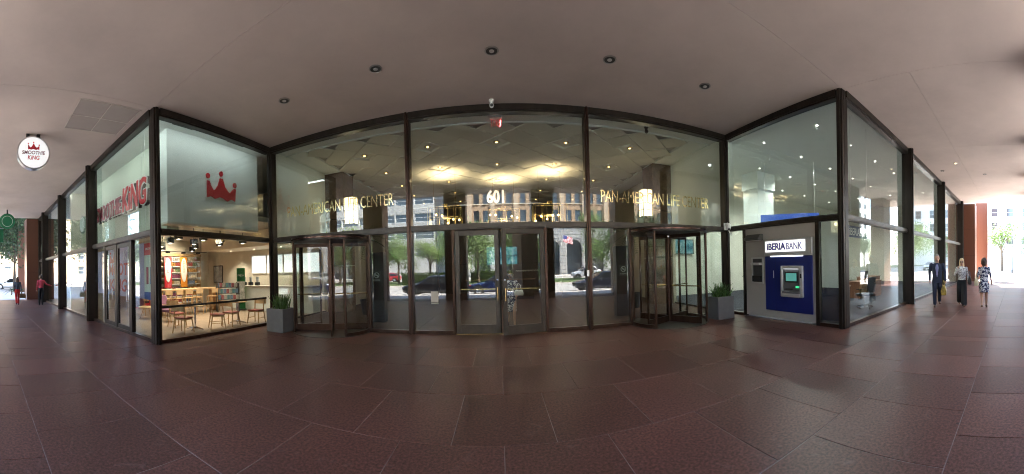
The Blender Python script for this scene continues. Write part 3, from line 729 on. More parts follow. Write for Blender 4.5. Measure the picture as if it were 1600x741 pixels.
# ceiling access panel with four fields
ap = thing('access_panel', 'square ceiling access panel of four fields above the shop corner', 'ceiling panel', (-8.25, 3.12, CZ))
MB().box(-.82, .82, -.82, -.80, -.012, 0).box(-.82, .82, .80, .82, -.012, 0).box(-.82, -.80, -.80, .80, -.012, 0).box(.80, .82, -.80, .80, -.012, 0).box(-.008, .008, -.80, .80, -.010, 0).box(-.80, -.009, -.008, .008, -.0105, 0).box(.009, .80, -.008, .008, -.0105, 0).build('frame', mat('panel_frame', (.55, .48, .42), .6), ap)
PF = mat('panel_field', (.36, .31, .28), .7, var=.05, vscale=2)
for a in (0, 1):
    for b in (0, 1): box('field', (-.79 + a*.80, -.015 + a*.80, -.79 + b*.80, -.015 + b*.80, -.005, -.001), PF, ap)

# ================================================================ LOBBY
WARM = emit('warm_bulb', (1.0, .60, .20), 2.6)
WRIM = mat('brass_rim', (.45, .34, .18), .35, .8)
lights = sorted(LIGHTS, key=lambda p: (p[1], p[0])); rows = sorted({p[1] for p in lights})
for (x, y) in lights:
    ri = rows.index(y); xi = sorted(p[0] for p in lights if p[1] == y).index(x)
    t = downlight('lit coffer downlight of the lobby ceiling, %s row from the glass, %s from left' % (ORD[ri], ORD[xi]), (x, y, CZ + .038), .10, 'downlights of the lobby ceiling', WARM, WRIM, 'coffer_downlight')
    box('back_plate', (-.42, .42, -.0, .001, .001, .002), WRIM, t) if False else None
    lamp('lamp', t, (0, 0, -.06), 7, (.97, .98, .95), size=R(125))
LAN = emit('lantern_glow', (1.0, .84, .55), 0.75)
for s in (-1, 1):
    t = thing('wall_lantern', 'tall glowing lantern on the brown pillar %s of the lobby' % ('left' if s < 0 else 'right'), 'lantern', (s * 6.05, 12.6, 3.72))
    MB().box(-.20, .20, -.20, .20, .03, 1.12).build('glass_body', LAN, t)
    fr = MB()
    for a in (-.205, 0, .205):
        for b in (-.205, 0, .205):
            if abs(a) + abs(b) > .2: fr.box(a - .012, a + .012, b - .012, b + .012, 0, 1.15)
    for z in (0.0, .28, .56, .84, 1.13): fr.box(-.217, .217, -.217, .217, z, z + .022)
    fr.build('frame', BRASS, t)
    q = sorted((s * .22, s * .32)); MB().box(q[0], q[1], -.05, .05, .4, .7).build('bracket', BRASS, t)
    lamp('lamp', t, (-s * .35, -.35, .6), 4, (1, .75, .42), 'POINT', rad=.15)
# brass frame chandeliers with bare bulbs
def chandelier(x, y, label, seed):
    r_ = random.Random(seed)
    t = thing('chandelier', label, 'chandelier', (x, y, 3.55), 0, 'brass frame chandeliers of the lobby')
    m = MB(); e = .011
    for (a, b) in ((-.75, -.25), (.75, .25)):
        for z in (0, .48, .95):
            m.cyl((-.75, a/3, z), (.75, a/3, z), e, n=6)
    for x_ in (-.75, -.3, .15, .45, .75):
        for yb in (-.25, .25): m.cyl((x_, yb, 0), (x_, yb, .95), e, n=6)
        m.cyl((x_, -.25, 0), (x_, .25, 0), e, n=6); m.cyl((x_, -.25, .95), (x_, .25, .95), e, n=6)
    m.build('frame', BRASS, t)
    for hx in (-.5, .5): MB().cyl((hx, 0, .95), (hx, 0, CZ - 3.55), .008, n=6).build('hanger', BRASS, t)
    for k in range(6):
        px, pz = -.65 + k*.26, r_.uniform(.05, .75)
        b = MB(); b.ball((px, 0, pz), .05).build('bulb', WARM, t); MB().cyl((px, 0, pz + .05), (px, 0, .95), .012, n=6).build('socket', BRASS, t)
    MB().lathe([(.10, 0), (.14, .10), (.13, .10), (.02, .02)], 20, (0, 0, 1.0)).build('uplight_cup', BRASS, t)
    lamp('lamp', t, (0, 0, 1.12), 110, (1, .72, .42), rot=(R(180), 0, 0), size=R(118), rad=.12, blend=1.0)
    lamp('lamp', t, (0, 0, .4), 9, (1, .82, .6), 'POINT', rad=.2)
    return t
chandelier(-2.4, 14.6, 'brass frame chandelier with bare bulbs hanging left in the lobby', 1)
chandelier(.25, 15.8, 'brass frame chandelier with bare bulbs hanging in the lobby middle', 2)
chandelier(2.3, 14.6, 'brass frame chandelier with bare bulbs hanging right in the lobby', 3)
# exit sign
ex = thing('exit_sign', 'hanging exit sign with red letters inside the top of the centre pane', 'exit sign', (-.02, GL + .45, CZ - .38))
MB().box(-.18, .18, -.05, .05, .25, .36).build('lamp_box', WHITE, ex); MB().box(-.02, .02, -.02, .02, .36, .40).build('stem', BLACK, ex)
MB().box(-.17, .17, -.006, .006, .0, .25).build('clear_plate', GLASS_CLEAR, ex)
o = text('lettering', 'EXIT', .2, emit('exit_red', (.9, .02, .03), .22), ex, (.15, .007, .03), (R(90), 0, R(180)), width=.30, height=.19, bold=-.004, extrude=.002)
lamp('lamp', ex, (.15, .0, .2), 150, (1, .95, .88), size=R(70), rad=.08)  # added spot that brightens the woman inside the door
# video wall
vw = thing('video_wall', 'two by two wall of blue screens deep in the dark lobby', 'screens', (.15, 20.2, 0))
MB().box(-.95, .95, .02, .12, 1.90, 3.02).build('frame', BLACK, vw); MB().box(-.3, .3, .03, .11, 0, 1.9).build('stand', BLACK, vw)
def screen_mat(name, sc):
    m = bpy.data.materials.new(name); m.use_nodes = True; N = m.node_tree.nodes; L = m.node_tree.links; b = N['Principled BSDF']
    tc = N.new('ShaderNodeTexCoord'); no = N.new('ShaderNodeTexNoise'); no.inputs['Scale'].default_value = sc; no.inputs['Detail'].default_value = 3
    cr = N.new('ShaderNodeValToRGB'); e = cr.color_ramp.elements; e[0].position = .35; e[1].position = .68; e[0].color = (.01, .06, .12, 1); e[1].color = (.45, .6, .62, 1)
    x = cr.color_ramp.elements.new(.5); x.color = (.03, .30, .36, 1)
    L.new(tc.outputs['Object'], no.inputs['Vector']); L.new(no.outputs['Fac'], cr.inputs[0]); L.new(cr.outputs[0], b.inputs['Emission Color']); b.inputs['Emission Strength'].default_value = .055
    b.inputs['Base Color'].default_value = (.02, .02, .02, 1); return m
SCM = screen_mat('screen_picture', 4.0)
for a in (0, 1):
    for b in (0, 1): box('screen', (-.93 + a*.94, -.01 + a*.94, .008, .02, 1.92 + b*.55, 2.44 + b*.55), SCM, vw)
# black directory stands with no-smoking signs
for s in (-1, 1):
    t = thing('sign_stand', 'black panel with round no smoking sign inside the lobby, %s of the doors' % ('left' if s < 0 else 'right'), 'sign', (s * 4.05, 10.3, 0))
    MB().box(-.25, .25, 0, .30, 0, 2.35).build('panel', mat('stand_black', (.012, .012, .013), .35), t, bevel=.01)
    box('plate', (-.16, .16, -.012, -.001, 1.35, 1.72), mat('stand_plate', (.05, .05, .05), .5), t)
    MB().lathe([(.075, 0), (.095, 0), (.095, .006), (.075, .006), (.075, 0)], 28, cap=False).build('ring', WHITE, t).rotation_euler = (R(90), 0, 0)
    rg = [c for c in t.children if c.name.startswith('ring')][0]; rg.location = (0, -.012, 1.58)
    sb = MB().box(-.085, .085, -.004, .004, -.011, .011).build('slash', WHITE, t); sb.location = (0, -.016, 1.58); sb.rotation_euler = (0, R(45), 0)
    cg = MB().box(-.055, .055, -.003, .003, -.010, .010).build('cigarette', WHITE, t); cg.location = (0, -.015, 1.58)
    text('lettering', 'NO SMOKING', .05, WHITE, t, (0, -.014, 1.40), width=.24, height=.04, extrude=.001, align='CENTER')
# palms in the lobby
PALM = mat('palm_leaf', (.03, .075, .018), .5, var=.3, vscale=8)
def palm(label, loc, H, n, seed, flen=1.2, cat='palm', pot=True, nm='potted_palm', rtr=.05):
    r_ = random.Random(seed); t = thing(nm, label, cat, loc)
    if pot: MB().lathe([(.24, 0), (.32, .55), (.34, .60), (.30, .60), (.28, .5), (.01, .5)], 20).build('pot', BLACK, t)
    MB().path([(0, 0, .4 if pot else 0), (.03, .02, H*.5), (0, 0, H)], [rtr*1.2, rtr, rtr*.8]).build('trunk', mat('palm_trunk', (.10, .075, .05), .9, var=.3, vscale=20), t)
    for i in range(n):
        az = i * 2.4 + r_.uniform(-.3, .3); el = r_.uniform(-.2, 1.2); m = MB(); Lf = flen * r_.uniform(.8, 1.1)
        pts = []
        for k in range(8):
            q = k / 7; hz = Lf * q * math.cos(el); z = Lf * (q * math.sin(el) - .55 * q * q)
            pts.append(Vector((hz * math.cos(az), hz * math.sin(az), z)))
        m.path(pts, [.014*(1 - k/9) for k in range(8)], 5)
        for k in range(1, 8):
            for sgn in (-1, 1):
                for e in (0, .5):
                    p = pts[k] if e == 0 or k == 7 else (pts[k] + pts[k+1]) / 2
                    dr_ = (pts[k] - pts[k-1]).normalized(); sd = Vector((-math.sin(az), math.cos(az), -.25)) * sgn
                    tip = p + (sd * .75 + dr_ * .6) * Lf * .32 * (1.1 - .5 * k/7); wv = dr_ * .022 * Lf
                    m.poly([p - wv*.5, tip, p + wv*.5])
        o = m.build('frond', PALM, t, smooth=False); o.location = (0, 0, H)
    return t
palm('potted palm inside the lobby by the left pillar', (-5.15, 12.1, 0), 3.0, 13, 4)
palm('potted palm inside the lobby by the right pillar', (5.15, 12.1, 0), 3.0, 13, 9)
# dark reception desk, side consoles at the back
rd = thing('reception_desk', 'dark reception desk at the back of the lobby', 'desk', (0, 18.0, 0))
MB().box(-1.8, 1.8, -.35, .35, 0, 1.05).build('front', DWOOD, rd, bevel=.01); MB().box(-1.9, 1.9, -.42, .42, 1.05, 1.10).build('top', BROWN_ST, rd, bevel=.006)
for s in (-1, 1):
    lw = struct(MB().box(*sorted((s*3.3, s*6.3)), 17.4, 17.7, 0, 4.2).build('lobby_screen_wall', DWOOD))
# ================================================================ THE SHOP
OAK = mat('oak', (.42, .26, .12), .5, var=.25, vscale=6, stretch=(1, 1, .2)); OAKP = mat('oak_pale', (.50, .33, .17), .5, var=.2, vscale=5)
REDSEAT = mat('red_seat', (.22, .04, .025), .6)
def make_chair():
    t = thing('wooden_chair', '', 'chair', (0, 0, 0), 0, 'wooden cafe chairs at the window tables')
    MB().loft([[(-.22,-.21,.44),(.22,-.21,.44),(.20,.21,.44),(-.20,.21,.44)], [(-.22,-.21,.475),(.22,-.21,.475),(.20,.21,.475),(-.20,.21,.475)]]).build('seat', REDSEAT, t, bevel=.012)
    MB().box(-.20, .20, -.19, .19, .40, .438).build('seat_frame', OAK, t)
    for sx in (-1, 1):
        MB().path([(sx*.23, -.23, 0), (sx*.19, -.17, .44)], [.015, .022]).build('leg', OAK, t)
        MB().path([(sx*.22, .25, 0), (sx*.18, .18, .44), (sx*.18, .20, .62), (sx*.19, .25, .84)], [.015, .022, .02, .016]).build('leg', OAK, t)
        MB().cyl((sx*.215, -.20, .2), (sx*.205, .21, .2), .010, n=6).build('stretcher', OAK, t)
    rings = []
    for k in range(9):
        a = -1 + k/4; x = a*.24; y = .245 - .05*(1 - a*a) * -1 - .0; y = .21 + .045*(a*a)
        rings.append([(x, y, .66), (x, y + .022, .66), (x, y + .035, .86), (x, y + .013, .86)])
    MB().loft(rings).build('backrest', OAKP, t)
    return t
ch = make_chair()
CH = [((-8.10, 5.62), R(200), 'wooden chair with red seat nearest the shop corner post, left of the first table'),
      ((-7.98, 6.85), R(150), 'wooden chair with red seat right of the first window table, turned sideways'),
      ((-8.10, 7.55), R(195), 'wooden chair with red seat left of the second window table'),
      ((-7.80, 8.50), R(10), 'wooden chair with red seat nearest the planter, right of the second table'),
      ((-9.15, 6.10), R(90), 'wooden chair with red seat behind the first window table')]
for i, ((x, y), rz, lab) in enumerate(CH):
    if i == 0: ch.location = (x, y, 0); ch.rotation_euler = (0, 0, rz); ch['label'] = lab
    else: copy_tree(ch, (x, y, 0), rz, lab)
def make_table():
    t = thing('round_table', '', 'table', (0, 0, 0), 0, 'small round tables at the shop window')
    MB().lathe([(.325, 0), (.34, .012), (.34, .03), (.325, .035), (.01, .035)], 32, (0, 0, .735)).build('top', OAKP, t)
    MB().cyl((0, 0, .02), (0, 0, .735), .032, n=14).build('column', CHROME, t)
    for k in range(4):
        a = k*math.pi/2 + .5; MB().path([(0, 0, .07), (.18*math.cos(a), .18*math.sin(a), .04), (.28*math.cos(a), .28*math.sin(a), .012)], [.03, .022, .014]).build('foot', CHROME, t)
    return t
tb = make_table(); tb.location = (-8.35, 6.25, 0); tb['label'] = 'small round table on a chrome column nearest the shop corner post'
copy_tree(tb, (-8.35, 8.12, 0), .3, 'small round table on a chrome column nearer the lobby and planter')
# high table and stools
ht = thing('high_table', 'long oak high table with panel end in the shop', 'table', (-12.2, 8.8, 0))
MB().box(-.42, .42, -1.8, 1.6, 1.04, 1.10).build('top', OAKP, ht, bevel=.006)
for y in (-1.7, 1.45): MB().box(-.36, .36, y, y + .10, 0, 1.04).build('end_panel', OAK, ht)
MB().box(-.33, .33, -1.6, 1.45, .28, .32).build('shelf', OAK, ht)
def make_stool():
    t = thing('bar_stool', '', 'stool', (0, 0, 0), 0, 'oak bar stools at the high table')
    MB().box(-.19, .19, -.18, .18, .72, .76).build('seat', OAK, t, bevel=.012)
    for sx in (-1, 1):
        MB().path([(sx*.20, -.20, 0), (sx*.16, -.15, .72)], [.016, .02]).build('leg', OAK, t)
        MB().path([(sx*.20, .20, 0), (sx*.16, .15, .72), (sx*.17, .19, 1.08)], [.016, .02, .016]).build('leg', OAK, t)
    MB().box(-.185, .185, .175, .20, .90, 1.09).build('backrest', OAKP, t, bevel=.008)
    MB().box(-.17, .17, -.185, -.165, .28, .31).build('footrest', OAK, t); return t
st = make_stool()
for i, y in enumerate((7.15, 7.68, 8.2, 8.72, 9.6)):
    lab = 'oak bar stool on the near side of the high table, %s from the arcade end' % ORD[i]
    if i == 0: st.location = (-11.5, y, 0); st.rotation_euler = (0, 0, R(-90)); st['label'] = lab
    else: copy_tree(st, (-11.5, y, 0), R(-90 + rnd.uniform(-8, 8)), lab)
# wall shelves stocked with packets
su = thing('shelf_unit', 'oak wall shelving stocked with coloured tubs, with hanging banners', 'shelves', (-16.28, 10.6, 0), R(90))
MB().box(-1.75, 1.75, -.03, -.001, 0, 2.8).build('back_panel', WHITE, su)
for x in (-1.75, -.58, .58, 1.71): MB().box(x, x + .04, -.42, -.03, 0, 2.8).build('upright', OAK, su)
for z in (.1, .45, .80, 1.15, 1.5, 1.85, 2.2, 2.5):
    MB().box(-1.71, 1.71, -.40, -.03, z, z + .03).build('shelf', WHITE, su)
MB().box(-1.79, 1.79, -.44, -.001, 2.8, 2.95).build('crown_board', OAK, su)
cols = [(.32,.06,.05),(.42,.22,.06),(.5,.44,.34),(.12,.16,.26),(.4,.39,.37),(.2,.06,.12),(.14,.2,.1)]
tubm = [MB().lathe([(.06, 0), (.065, .01), (.065, .18), (.05, .19), (.05, .22), (.01, .22)], 12).mesh('tub', mat('tub_%d' % i, c, .45)) for i, c in enumerate(cols)]
r_ = random.Random(4)
cname = ['red', 'orange', 'cream', 'blue', 'grey', 'purple', 'green']
for zi, z in enumerate((.13, .48, .83, 1.18, 1.53, 1.88, 2.23, 2.53)):
    x = -1.6; nt_ = 0
    k = r_.randrange(7)
    while x < 1.65:
        if min(abs(x - q) for q in (-.56, .60)) > .11:
            nt_ += 1
            o = tag(link_copy(tubm[k], 'tub', None, (0, 0, 0)), '%s tub on the %s shelf up of the oak shelving, %s from left' % (cname[k], ORD[zi], ORD[nt_ - 1]), 'tub', 'tubs stocked on the shop shelves')
            o.location = Vector((-16.28 + .24, 10.6 + x, z)); o.scale = (1, 1, r_.uniform(.8, 1.1))
        x += .155
        if r_.random() < .3: k = r_.randrange(7)
for y, c, lab, nm in ((9.95, (.55, .02, .03), 'white and red banner on the left of the shop shelving', 'red'), (11.05, (.75, .26, .02), 'white and orange banner on the right of the shop shelving', 'orange')):
    t = thing('shelf_banner', lab, 'banner', (-15.80, y, 1.0), R(90))
    MB().box(-.24, .24, -.012, 0, 0, 1.75).build('sheet', mat('banner_' + nm, c, .5), t)
    MB().prism([(.21*math.cos(a), 1.08 + (.78 if math.sin(a) < 0 else .62)*math.sin(a)) for a in [k*math.pi/14 for k in range(28)]], 'y', -.018, -.0125).build('oval', WHITE, t)
    text('lettering', 'PROTEIN' if nm == 'red' else 'COFFEE', .12, RED if nm == 'red' else MATS['banner_orange'], t, (0.05, -.020, .85), (R(90), R(-90), 0), width=.7, height=.12, extrude=.001)
fp = thing('framed_picture', 'framed grey figure picture on the shop back wall', 'picture', (-15.3, 13.29, 1.2))
MB().box(-.42, .42, -.03, 0, 0, 1.05).build('frame', BLACK, fp); MB().box(-.37, .37, -.036, -.03, .05, 1.0).build('print', mat('grey_print', (.45, .47, .5), .6, var=.4, vscale=4), fp)
# counter with lit menu boards
ct = thing('serving_counter', 'pale serving counter at the back of the shop', 'counter', (-10.4, 11.9, 0))
MB().box(-2.6, 3.0, -.35, .35, 0, 1.08).build('front', WHITEW, ct); MB().box(-2.68, 3.0, -.42, .42, 1.08, 1.14).build('top', mat('counter_top', (.5, .46, .40), .3), ct, bevel=.006)
for k in range(4):
    x = -11.9 + k*1.12
    t = thing('menu_board', 'lit white menu board above the counter, %s from the left' % ORD[k], 'menu board', (x, 13.28, 1.72))
    MB().box(-.53, .53, -.05, 0, 0, .98).build('frame', WHITE, t); MB().box(-.50, .50, -.056, -.05, .04, .94).build('screen', emit('menu_glow', (.95, .97, 1), .24), t)
for k in range(3):
    x = -13.2 + k*1.75
    t = downlight('lit downlight in the soffit over the shop counter, %s from left' % ORD[k], (x, 12.4, 2.999), .09, 'downlights over the shop counter', emit('shop_bulb', (1, .86, .62), 4), WRIM)
    lamp('lamp', t, (0, 0, -.05), 45, (1, .86, .66), size=R(120))
for k in range(4):
    t = thing('blender', 'counter blender with clear jug, %s of four in the shop' % ORD[k], 'blender', (-12.3 + k*.45, 12.05, 1.14))
    MB().box(-.09, .09, -.1, .1, 0, .16).build('base', BLACK, t, bevel=.02); MB().lathe([(.06, .16), (.085, .4), (.07, .41), (.01, .41)], 12).build('jug', mat('jug', (.4, .42, .44), .2), t)
gt = thing('banner_stand', 'tall green standing banner with fruit pictures in the shop', 'banner', (-11.3, 11.25, 0), R(45))
MB().box(-.20, .20, -.02, .02, .04, 2.0).build('panel', mat('banner_green', (.02, .22, .06), .5), gt); MB().box(-.25, .25, -.15, .15, 0, .04).build('base', BLACK, gt)
MB().box(-.18, .18, -.024, -.02, .5, 1.35).build('picture', mat('fruit_print', (.75, .8, .7), .5, var=.5, vscale=9), gt)
text('lettering', 'FRESH', .1, WHITE, gt, (0, -.024, 1.6), width=.3, height=.09, align='CENTER', extrude=.001)
dk = thing('display_rack', 'black tiered display rack of bagged snacks in the shop', 'display rack', (-11.3, 10.35, 0), R(60))
for k in range(3): MB().box(-.5, .5, -.30 + k*.16, -.14 + k*.16, .55 + k*.27, .57 + k*.27).build('tier', BLACK, dk)
for sx in (-.5, .48): MB().box(sx, sx + .02, -.3, .3, 0, 1.3).build('side_frame', BLACK, dk)
bagm = [MB().box(-.06, .06, -.03, .03, 0, .2).mesh('snack_bag', mat('bag_%d' % i, c, .35)) for i, c in enumerate([(.10,.16,.24),(.24,.07,.08),(.30,.29,.27),(.08,.18,.20)])]
dk.rotation_euler = (0, 0, R(60))
for k in range(3):
    for j in range(7):
        v = Matrix.Rotation(R(60), 3, 'Z') @ Vector((-.42 + j*.14, -.22 + k*.16, 0))
        o = tag(link_copy(bagm[(j + 2*k) % 4], 'snack_bag', None, (-11.3 + v.x, 10.35 + v.y, .572 + k*.27), (0, 0, R(60))), '%s snack bag on the %s tier of the black display rack, %s from left' % (('blue', 'red', 'white', 'teal')[(j + 2*k) % 4], ('lowest', 'middle', 'top')[k], ORD[j]), 'snack bag', 'snack bags on the display rack')
# track lights: black cubes hung under the grey ceiling
tp = [(-9.3, 6.3), (-9.2, 7.3), (-9.4, 8.3), (-9.3, 9.4), (-10.6, 6.8), (-10.7, 8.0), (-10.6, 9.3), (-12.2, 7.4), (-12.2, 9.2), (-13.8, 8.4), (-13.8, 10.2)]
for i, (x, y) in enumerate(tp):
    t = thing('track_light', 'black cube spotlight under the shop ceiling, %s counted back from the window' % ORD[i], 'spotlight', (x, y, 3.75), 0, 'black cube spotlights in the shop')
    MB().cyl((0, 0, -.58), (0, 0, 0), .012, n=6).build('stem', BLACK, t); MB().box(-.11, .11, -.11, .11, -.80, -.58).build('housing', BLACK, t, bevel=.006)
    MB().lathe([(.06, 0), (.055, -.004), (.01, -.004)], 14, (0, 0, -.801)).build('lens', emit('shop_bulb', (1, .86, .62), 4), t)
    lamp('lamp', t, (0, 0, -.83), 50, (1, .84, .62), size=R(115))
tr = thing('light_track', 'thin black lighting track hanging before the shop shelving', 'track', (-14.6, 10.2, 2.95))
MB().box(-.02, .02, -1.6, 1.6, 0, .03).build('rail', BLACK, tr)
for y in (-1.2, 1.2): MB().cyl((0, y, .03), (0, y, .8), .006, n=6).build('hanger', BLACK, tr)
for y in (-1, 0, 1): MB().box(-.07, .07, y - .1, y + .1, -.08, -.001).build('spot', BLACK, tr)
lamp('lamp', tr, (-.1, 0, -.1), 60, (1, .84, .60), rot=(0, R(60), 0), size=R(130))
# linear diffusers and small sprinklers on the upper ceiling strip behind the glass
for i, y in enumerate((5.4, 7.5)):
    t = thing('air_diffuser', 'slotted air diffuser in the white strip above the shop glass, %s' % ('near the corner' if i == 0 else 'nearer the lobby'), 'vent', (-7.62, y, CZ - .012))
    for k in range(3): MB().box(-.07 + k*.05, -.04 + k*.05, -.35, .35, 0, .011).build('slot', BLACK, t)
# added fill lights, hidden behind the header, that brighten the shop bulkheads
for i, (x, y, rz, L_) in enumerate(((-7.37, 6.45, R(90), 4.0), (-9.6, 4.36, 0, 4.2), (-14.4, 4.36, 0, 4.2))):
    t = thing('bulkhead_fill_light', ('added slim fill light for the bulkhead above the crown window', 'added slim fill light for the bulkhead above the shop doors', 'added slim fill light for the bulkhead furthest along the shop front')[i], 'ceiling light', (x, y, CZ - .001), rz, 'added fill lights behind the shop glass')
    MB().box(-L_/2, L_/2, -.05, .05, -.03, 0).build('housing', WHITE, t); MB().box(-L_/2 + .03, L_/2 - .03, -.03, .03, -.034, -.0305).build('diffuser', emit('fill_light_glow', (.93, 1, .97), .5), t)
    l = bpy.data.lights.new('lamp', 'AREA'); l.shape = 'RECTANGLE'; l.size = L_; l.size_y = .06; l.energy = (1.2, 1.9, 1.9)[i]; l.color = (.95, 1, .99)
    lo = bpy.data.objects.new('lamp', l); C.objects.link(lo); lo.parent = t; lo.location = (0, 0, -.05); lo.rotation_euler = (R(30), 0, 0)
# window side of the arcade front: printed banner, poster, armchair, coffee table
LAV = mat('lavender_cloth', (.52, .47, .68), .8, var=.06, vscale=2)
bn = thing('window_banner', 'lavender shop banner with red lettering hung behind the glass doors', 'banner', (-12.6, OY + .75, .98))
MB().box(-3.6, 3.35, -.004, .004, 0, 1.78).build('cloth', LAV, bn)
text('lettering', 'SMOOTHIE', .6, RED, bn, (.05, -.008, .75), bold=.012, shear=.15, width=2.9, height=.46, extrude=.002)
text('lettering', 'KiNG', .6, RED, bn, (.4, -.008, .16), bold=.012, shear=.15, width=1.6, height=.46, extrude=.002)
text('lettering', 'S', .6, RED, bn, (-2.6, -.008, .7), bold=.012, shear=.15, width=.5, height=.6, extrude=.002)
crown(bn, .9, .5, .003, RED, (.9, -.006, 1.22), 0)
text('lettering', 'KiNG', .5, mat('pale_lilac', (.72, .70, .82), .7), bn, (1.7, -.008, 1.30), bold=.008, shear=.15, width=1.3, height=.36, extrude=.002)
for x in (-3.4, 0, 3.2): MB().cyl((x, 0, 1.78), (x, 0, 2.0), .006, n=6).build('cord', WHITE, bn)
MB().box(-3.6, 3.35, -.012, .012, 2.0, 2.03).build('rod', STEEL, bn); 
for x in (-3.4, 3.2): MB().cyl((x, 0, 2.03), (x, 0, CZ - .98), .005, n=6).build('hanger', STEEL, bn)
po = thing('poster', 'oval menu poster with red head behind the glass beside the corner post', 'poster', (-8.25, OY + .42, 1.02))
MB().box(-.40, .40, -.006, .006, 0, 1.65).build('sheet', mat('poster_white', (.70, .78, .68), .6), po)
MB().box(-.40, .40, -.010, -.006, 1.30, 1.65).build('red_head', RED, po); MB().box(-.40, .40, -.010, -.006, 0, .22).build('blue_foot', mat('poster_blue', (.03, .08, .30), .5), po)
text('lettering', 'SMOOTHIES NOW', .1, WHITE, po, (0, -.012, 1.45), width=.62, height=.07, align='CENTER', extrude=.001)
for k, c in enumerate(((.4, .05, .1), (.08, .2, .35), (.5, .15, .03))):
    MB().box(-.27 + k*.22, -.14 + k*.22, -.009, -.006, .45, .95).build('drink_print', mat('print_%d' % k, c, .6, var=.5, vscale=12), po)
for x in (-.3, .3): MB().cyl((x, 0, 1.65), (x, 0, CZ - 1.02), .004, n=6).build('cord', WHITE, po)
MAUVE = mat('mauve_fabric', (.17, .07, .12), .9, var=.15, vscale=30)
def armchair(label, loc, rz):
    t = thing('armchair', label, 'armchair', loc, rz, 'mauve lounge chairs in the shop')
    MB().box(-.30, .30, -.30, .28, .36, .46).build('seat', MAUVE, t, bevel=.03)
    MB().loft([[(-.30,.22,.44),(.30,.22,.44),(.30,.32,.44),(-.30,.32,.44)], [(-.27,.36,.95),(.27,.36,.95),(.27,.44,.95),(-.27,.44,.95)]]).build('backrest', MAUVE, t, bevel=.03)
    for sx in (-1, 1):
        MB().path([(sx*.36, -.34, 0), (sx*.33, -.26, .62)], [.016, .022]).build('leg', OAK, t); MB().path([(sx*.36, .40, 0), (sx*.33, .30, .62)], [.016, .022]).build('leg', OAK, t)
        MB().box(sx*.33 - .03, sx*.33 + .03, -.32, .34, .62, .65).build('armrest', OAK, t, bevel=.01)
    return t
armchair('mauve lounge chair with oak arms behind the glass doors, turned to the left', (-10.4, 6.6, 0), R(110))
armchair('mauve lounge chair with oak arms behind the glass doors, turned to the right', (-12.8, 6.4, 0), R(-110))
cf = thing('coffee_table', 'low round coffee table between the mauve lounge chairs', 'table', (-11.6, 6.3, 0))
MB().lathe([(.34, .44), (.36, .46), (.34, .48), (.01, .48)], 28).build('top', OAKP, cf)
for k in range(3): MB().path([(.30*math.cos(k*2.1), .30*math.sin(k*2.1), 0), (.12*math.cos(k*2.1), .12*math.sin(k*2.1), .44)], .016).build('leg', OAK, cf)
rf = thing('drinks_fridge', 'red drinks fridge standing in the shop behind the poster', 'fridge', (-15.7, 8.1, 0), R(90))
MB().box(-.45, .45, -.3, .38, 0, 2.05).build('body', RED, rf, bevel=.02); MB().box(-.38, .38, -.312, -.301, .25, 1.7).build('glass_door', mat('fridge_glass', (.03, .03, .035), .1), rf)
for k in range(5): MB().box(-.36, .36, -.320, -.313, .35 + k*.27, .47 + k*.27).build('bottle_row', mat('bottle_row', (.45, .25, .12), .4, var=.8, vscale=14), rf)
MB().box(-.38, .38, -.33, -.301, 1.76, 1.98).build('head_panel', WHITE, rf)

# ================================================================ THE BANK
BB = emit('bank_bulb', (1, .90, .72), 4)
k = 0
for x in (8.6, 10.8, 13.0, 15.2, 17.4, 20.4):
    for y in (5.9, 8.2, 10.6, 13.0):
        row_ = (5.9, 8.2, 10.6, 13.0).index(y); c_ = (8.6, 10.8, 13.0, 15.2, 17.4, 20.4).index(x)
        t = downlight('small lit downlight in the bank ceiling, %s row from the glass, %s from the entrance' % (ORD[row_], ORD[c_]), (x, y, CZ - .001), .075, 'downlights of the bank ceiling', BB, WHITE, 'bank_downlight')
        lamp('lamp', t, (0, 0, -.05), 150, (.95, .97, .90), size=R(150)) if (row_ + c_) % 2 == 0 else None
pw = thing('bank_partition', 'white partition wall with navy foot behind the narrow corner pane', 'partition', (HX + .75, OY + .42, 0))
MB().box(0, .12, 0, 1.0, .95, 2.9).build('white_board', WHITEW, pw); MB().box(-.004, .124, 0, 1.0, 0, .95).build('navy_foot', mat('navy_board', (.012, .016, .05), .5), pw)
pc = thing('bank_pillar', 'white square pillar inside the bank behind the upper glass', 'pillar', (11.6, 11.5, 0)); MB().box(-.55, .55, -.5, .5, 0, 5.2).build('shaft', WHITEW, pc); MB().box(-.6, .6, -.55, .55, 5.2, CZ - .002).build('head', WHITEW, pc)
bs = thing('bank_sign', 'blue wall sign inside the bank above the transom', 'sign', (11.2, 9.2, 2.85), R(-60))
MB().box(-1.3, 1.3, -.04, .04, 0, .95).build('panel', mat('bank_blue', (.02, .07, .35), .4), bs)
for x_ in (-1.1, 1.1): MB().cyl((x_, 0, .95), (x_, 0, CZ - 2.85), .01, n=6).build('hanger', STEEL, bs)
bs2 = thing('bank_sign', 'navy bank name band behind the lower glass right of the corner', 'sign', (9.35, OY + .55, 2.42))
MB().box(-.9, .55, -.03, .03, 0, .34).build('band', mat('band_navy', (.05, .07, .16), .4), bs2)
text('lettering', 'iBERIABANK', .3, WHITE, bs2, (-.85, -.034, .06), width=1.3, height=.22, bold=.004, extrude=.002)
for x_ in (-.7, .4): MB().cyl((x_, 0, .34), (x_, 0, CZ - 2.42), .006, n=6).build('hanger', STEEL, bs2)
MAHO = mat('mahogany', (.16, .065, .032), .4, var=.25, vscale=5, stretch=(1, 1, .2))
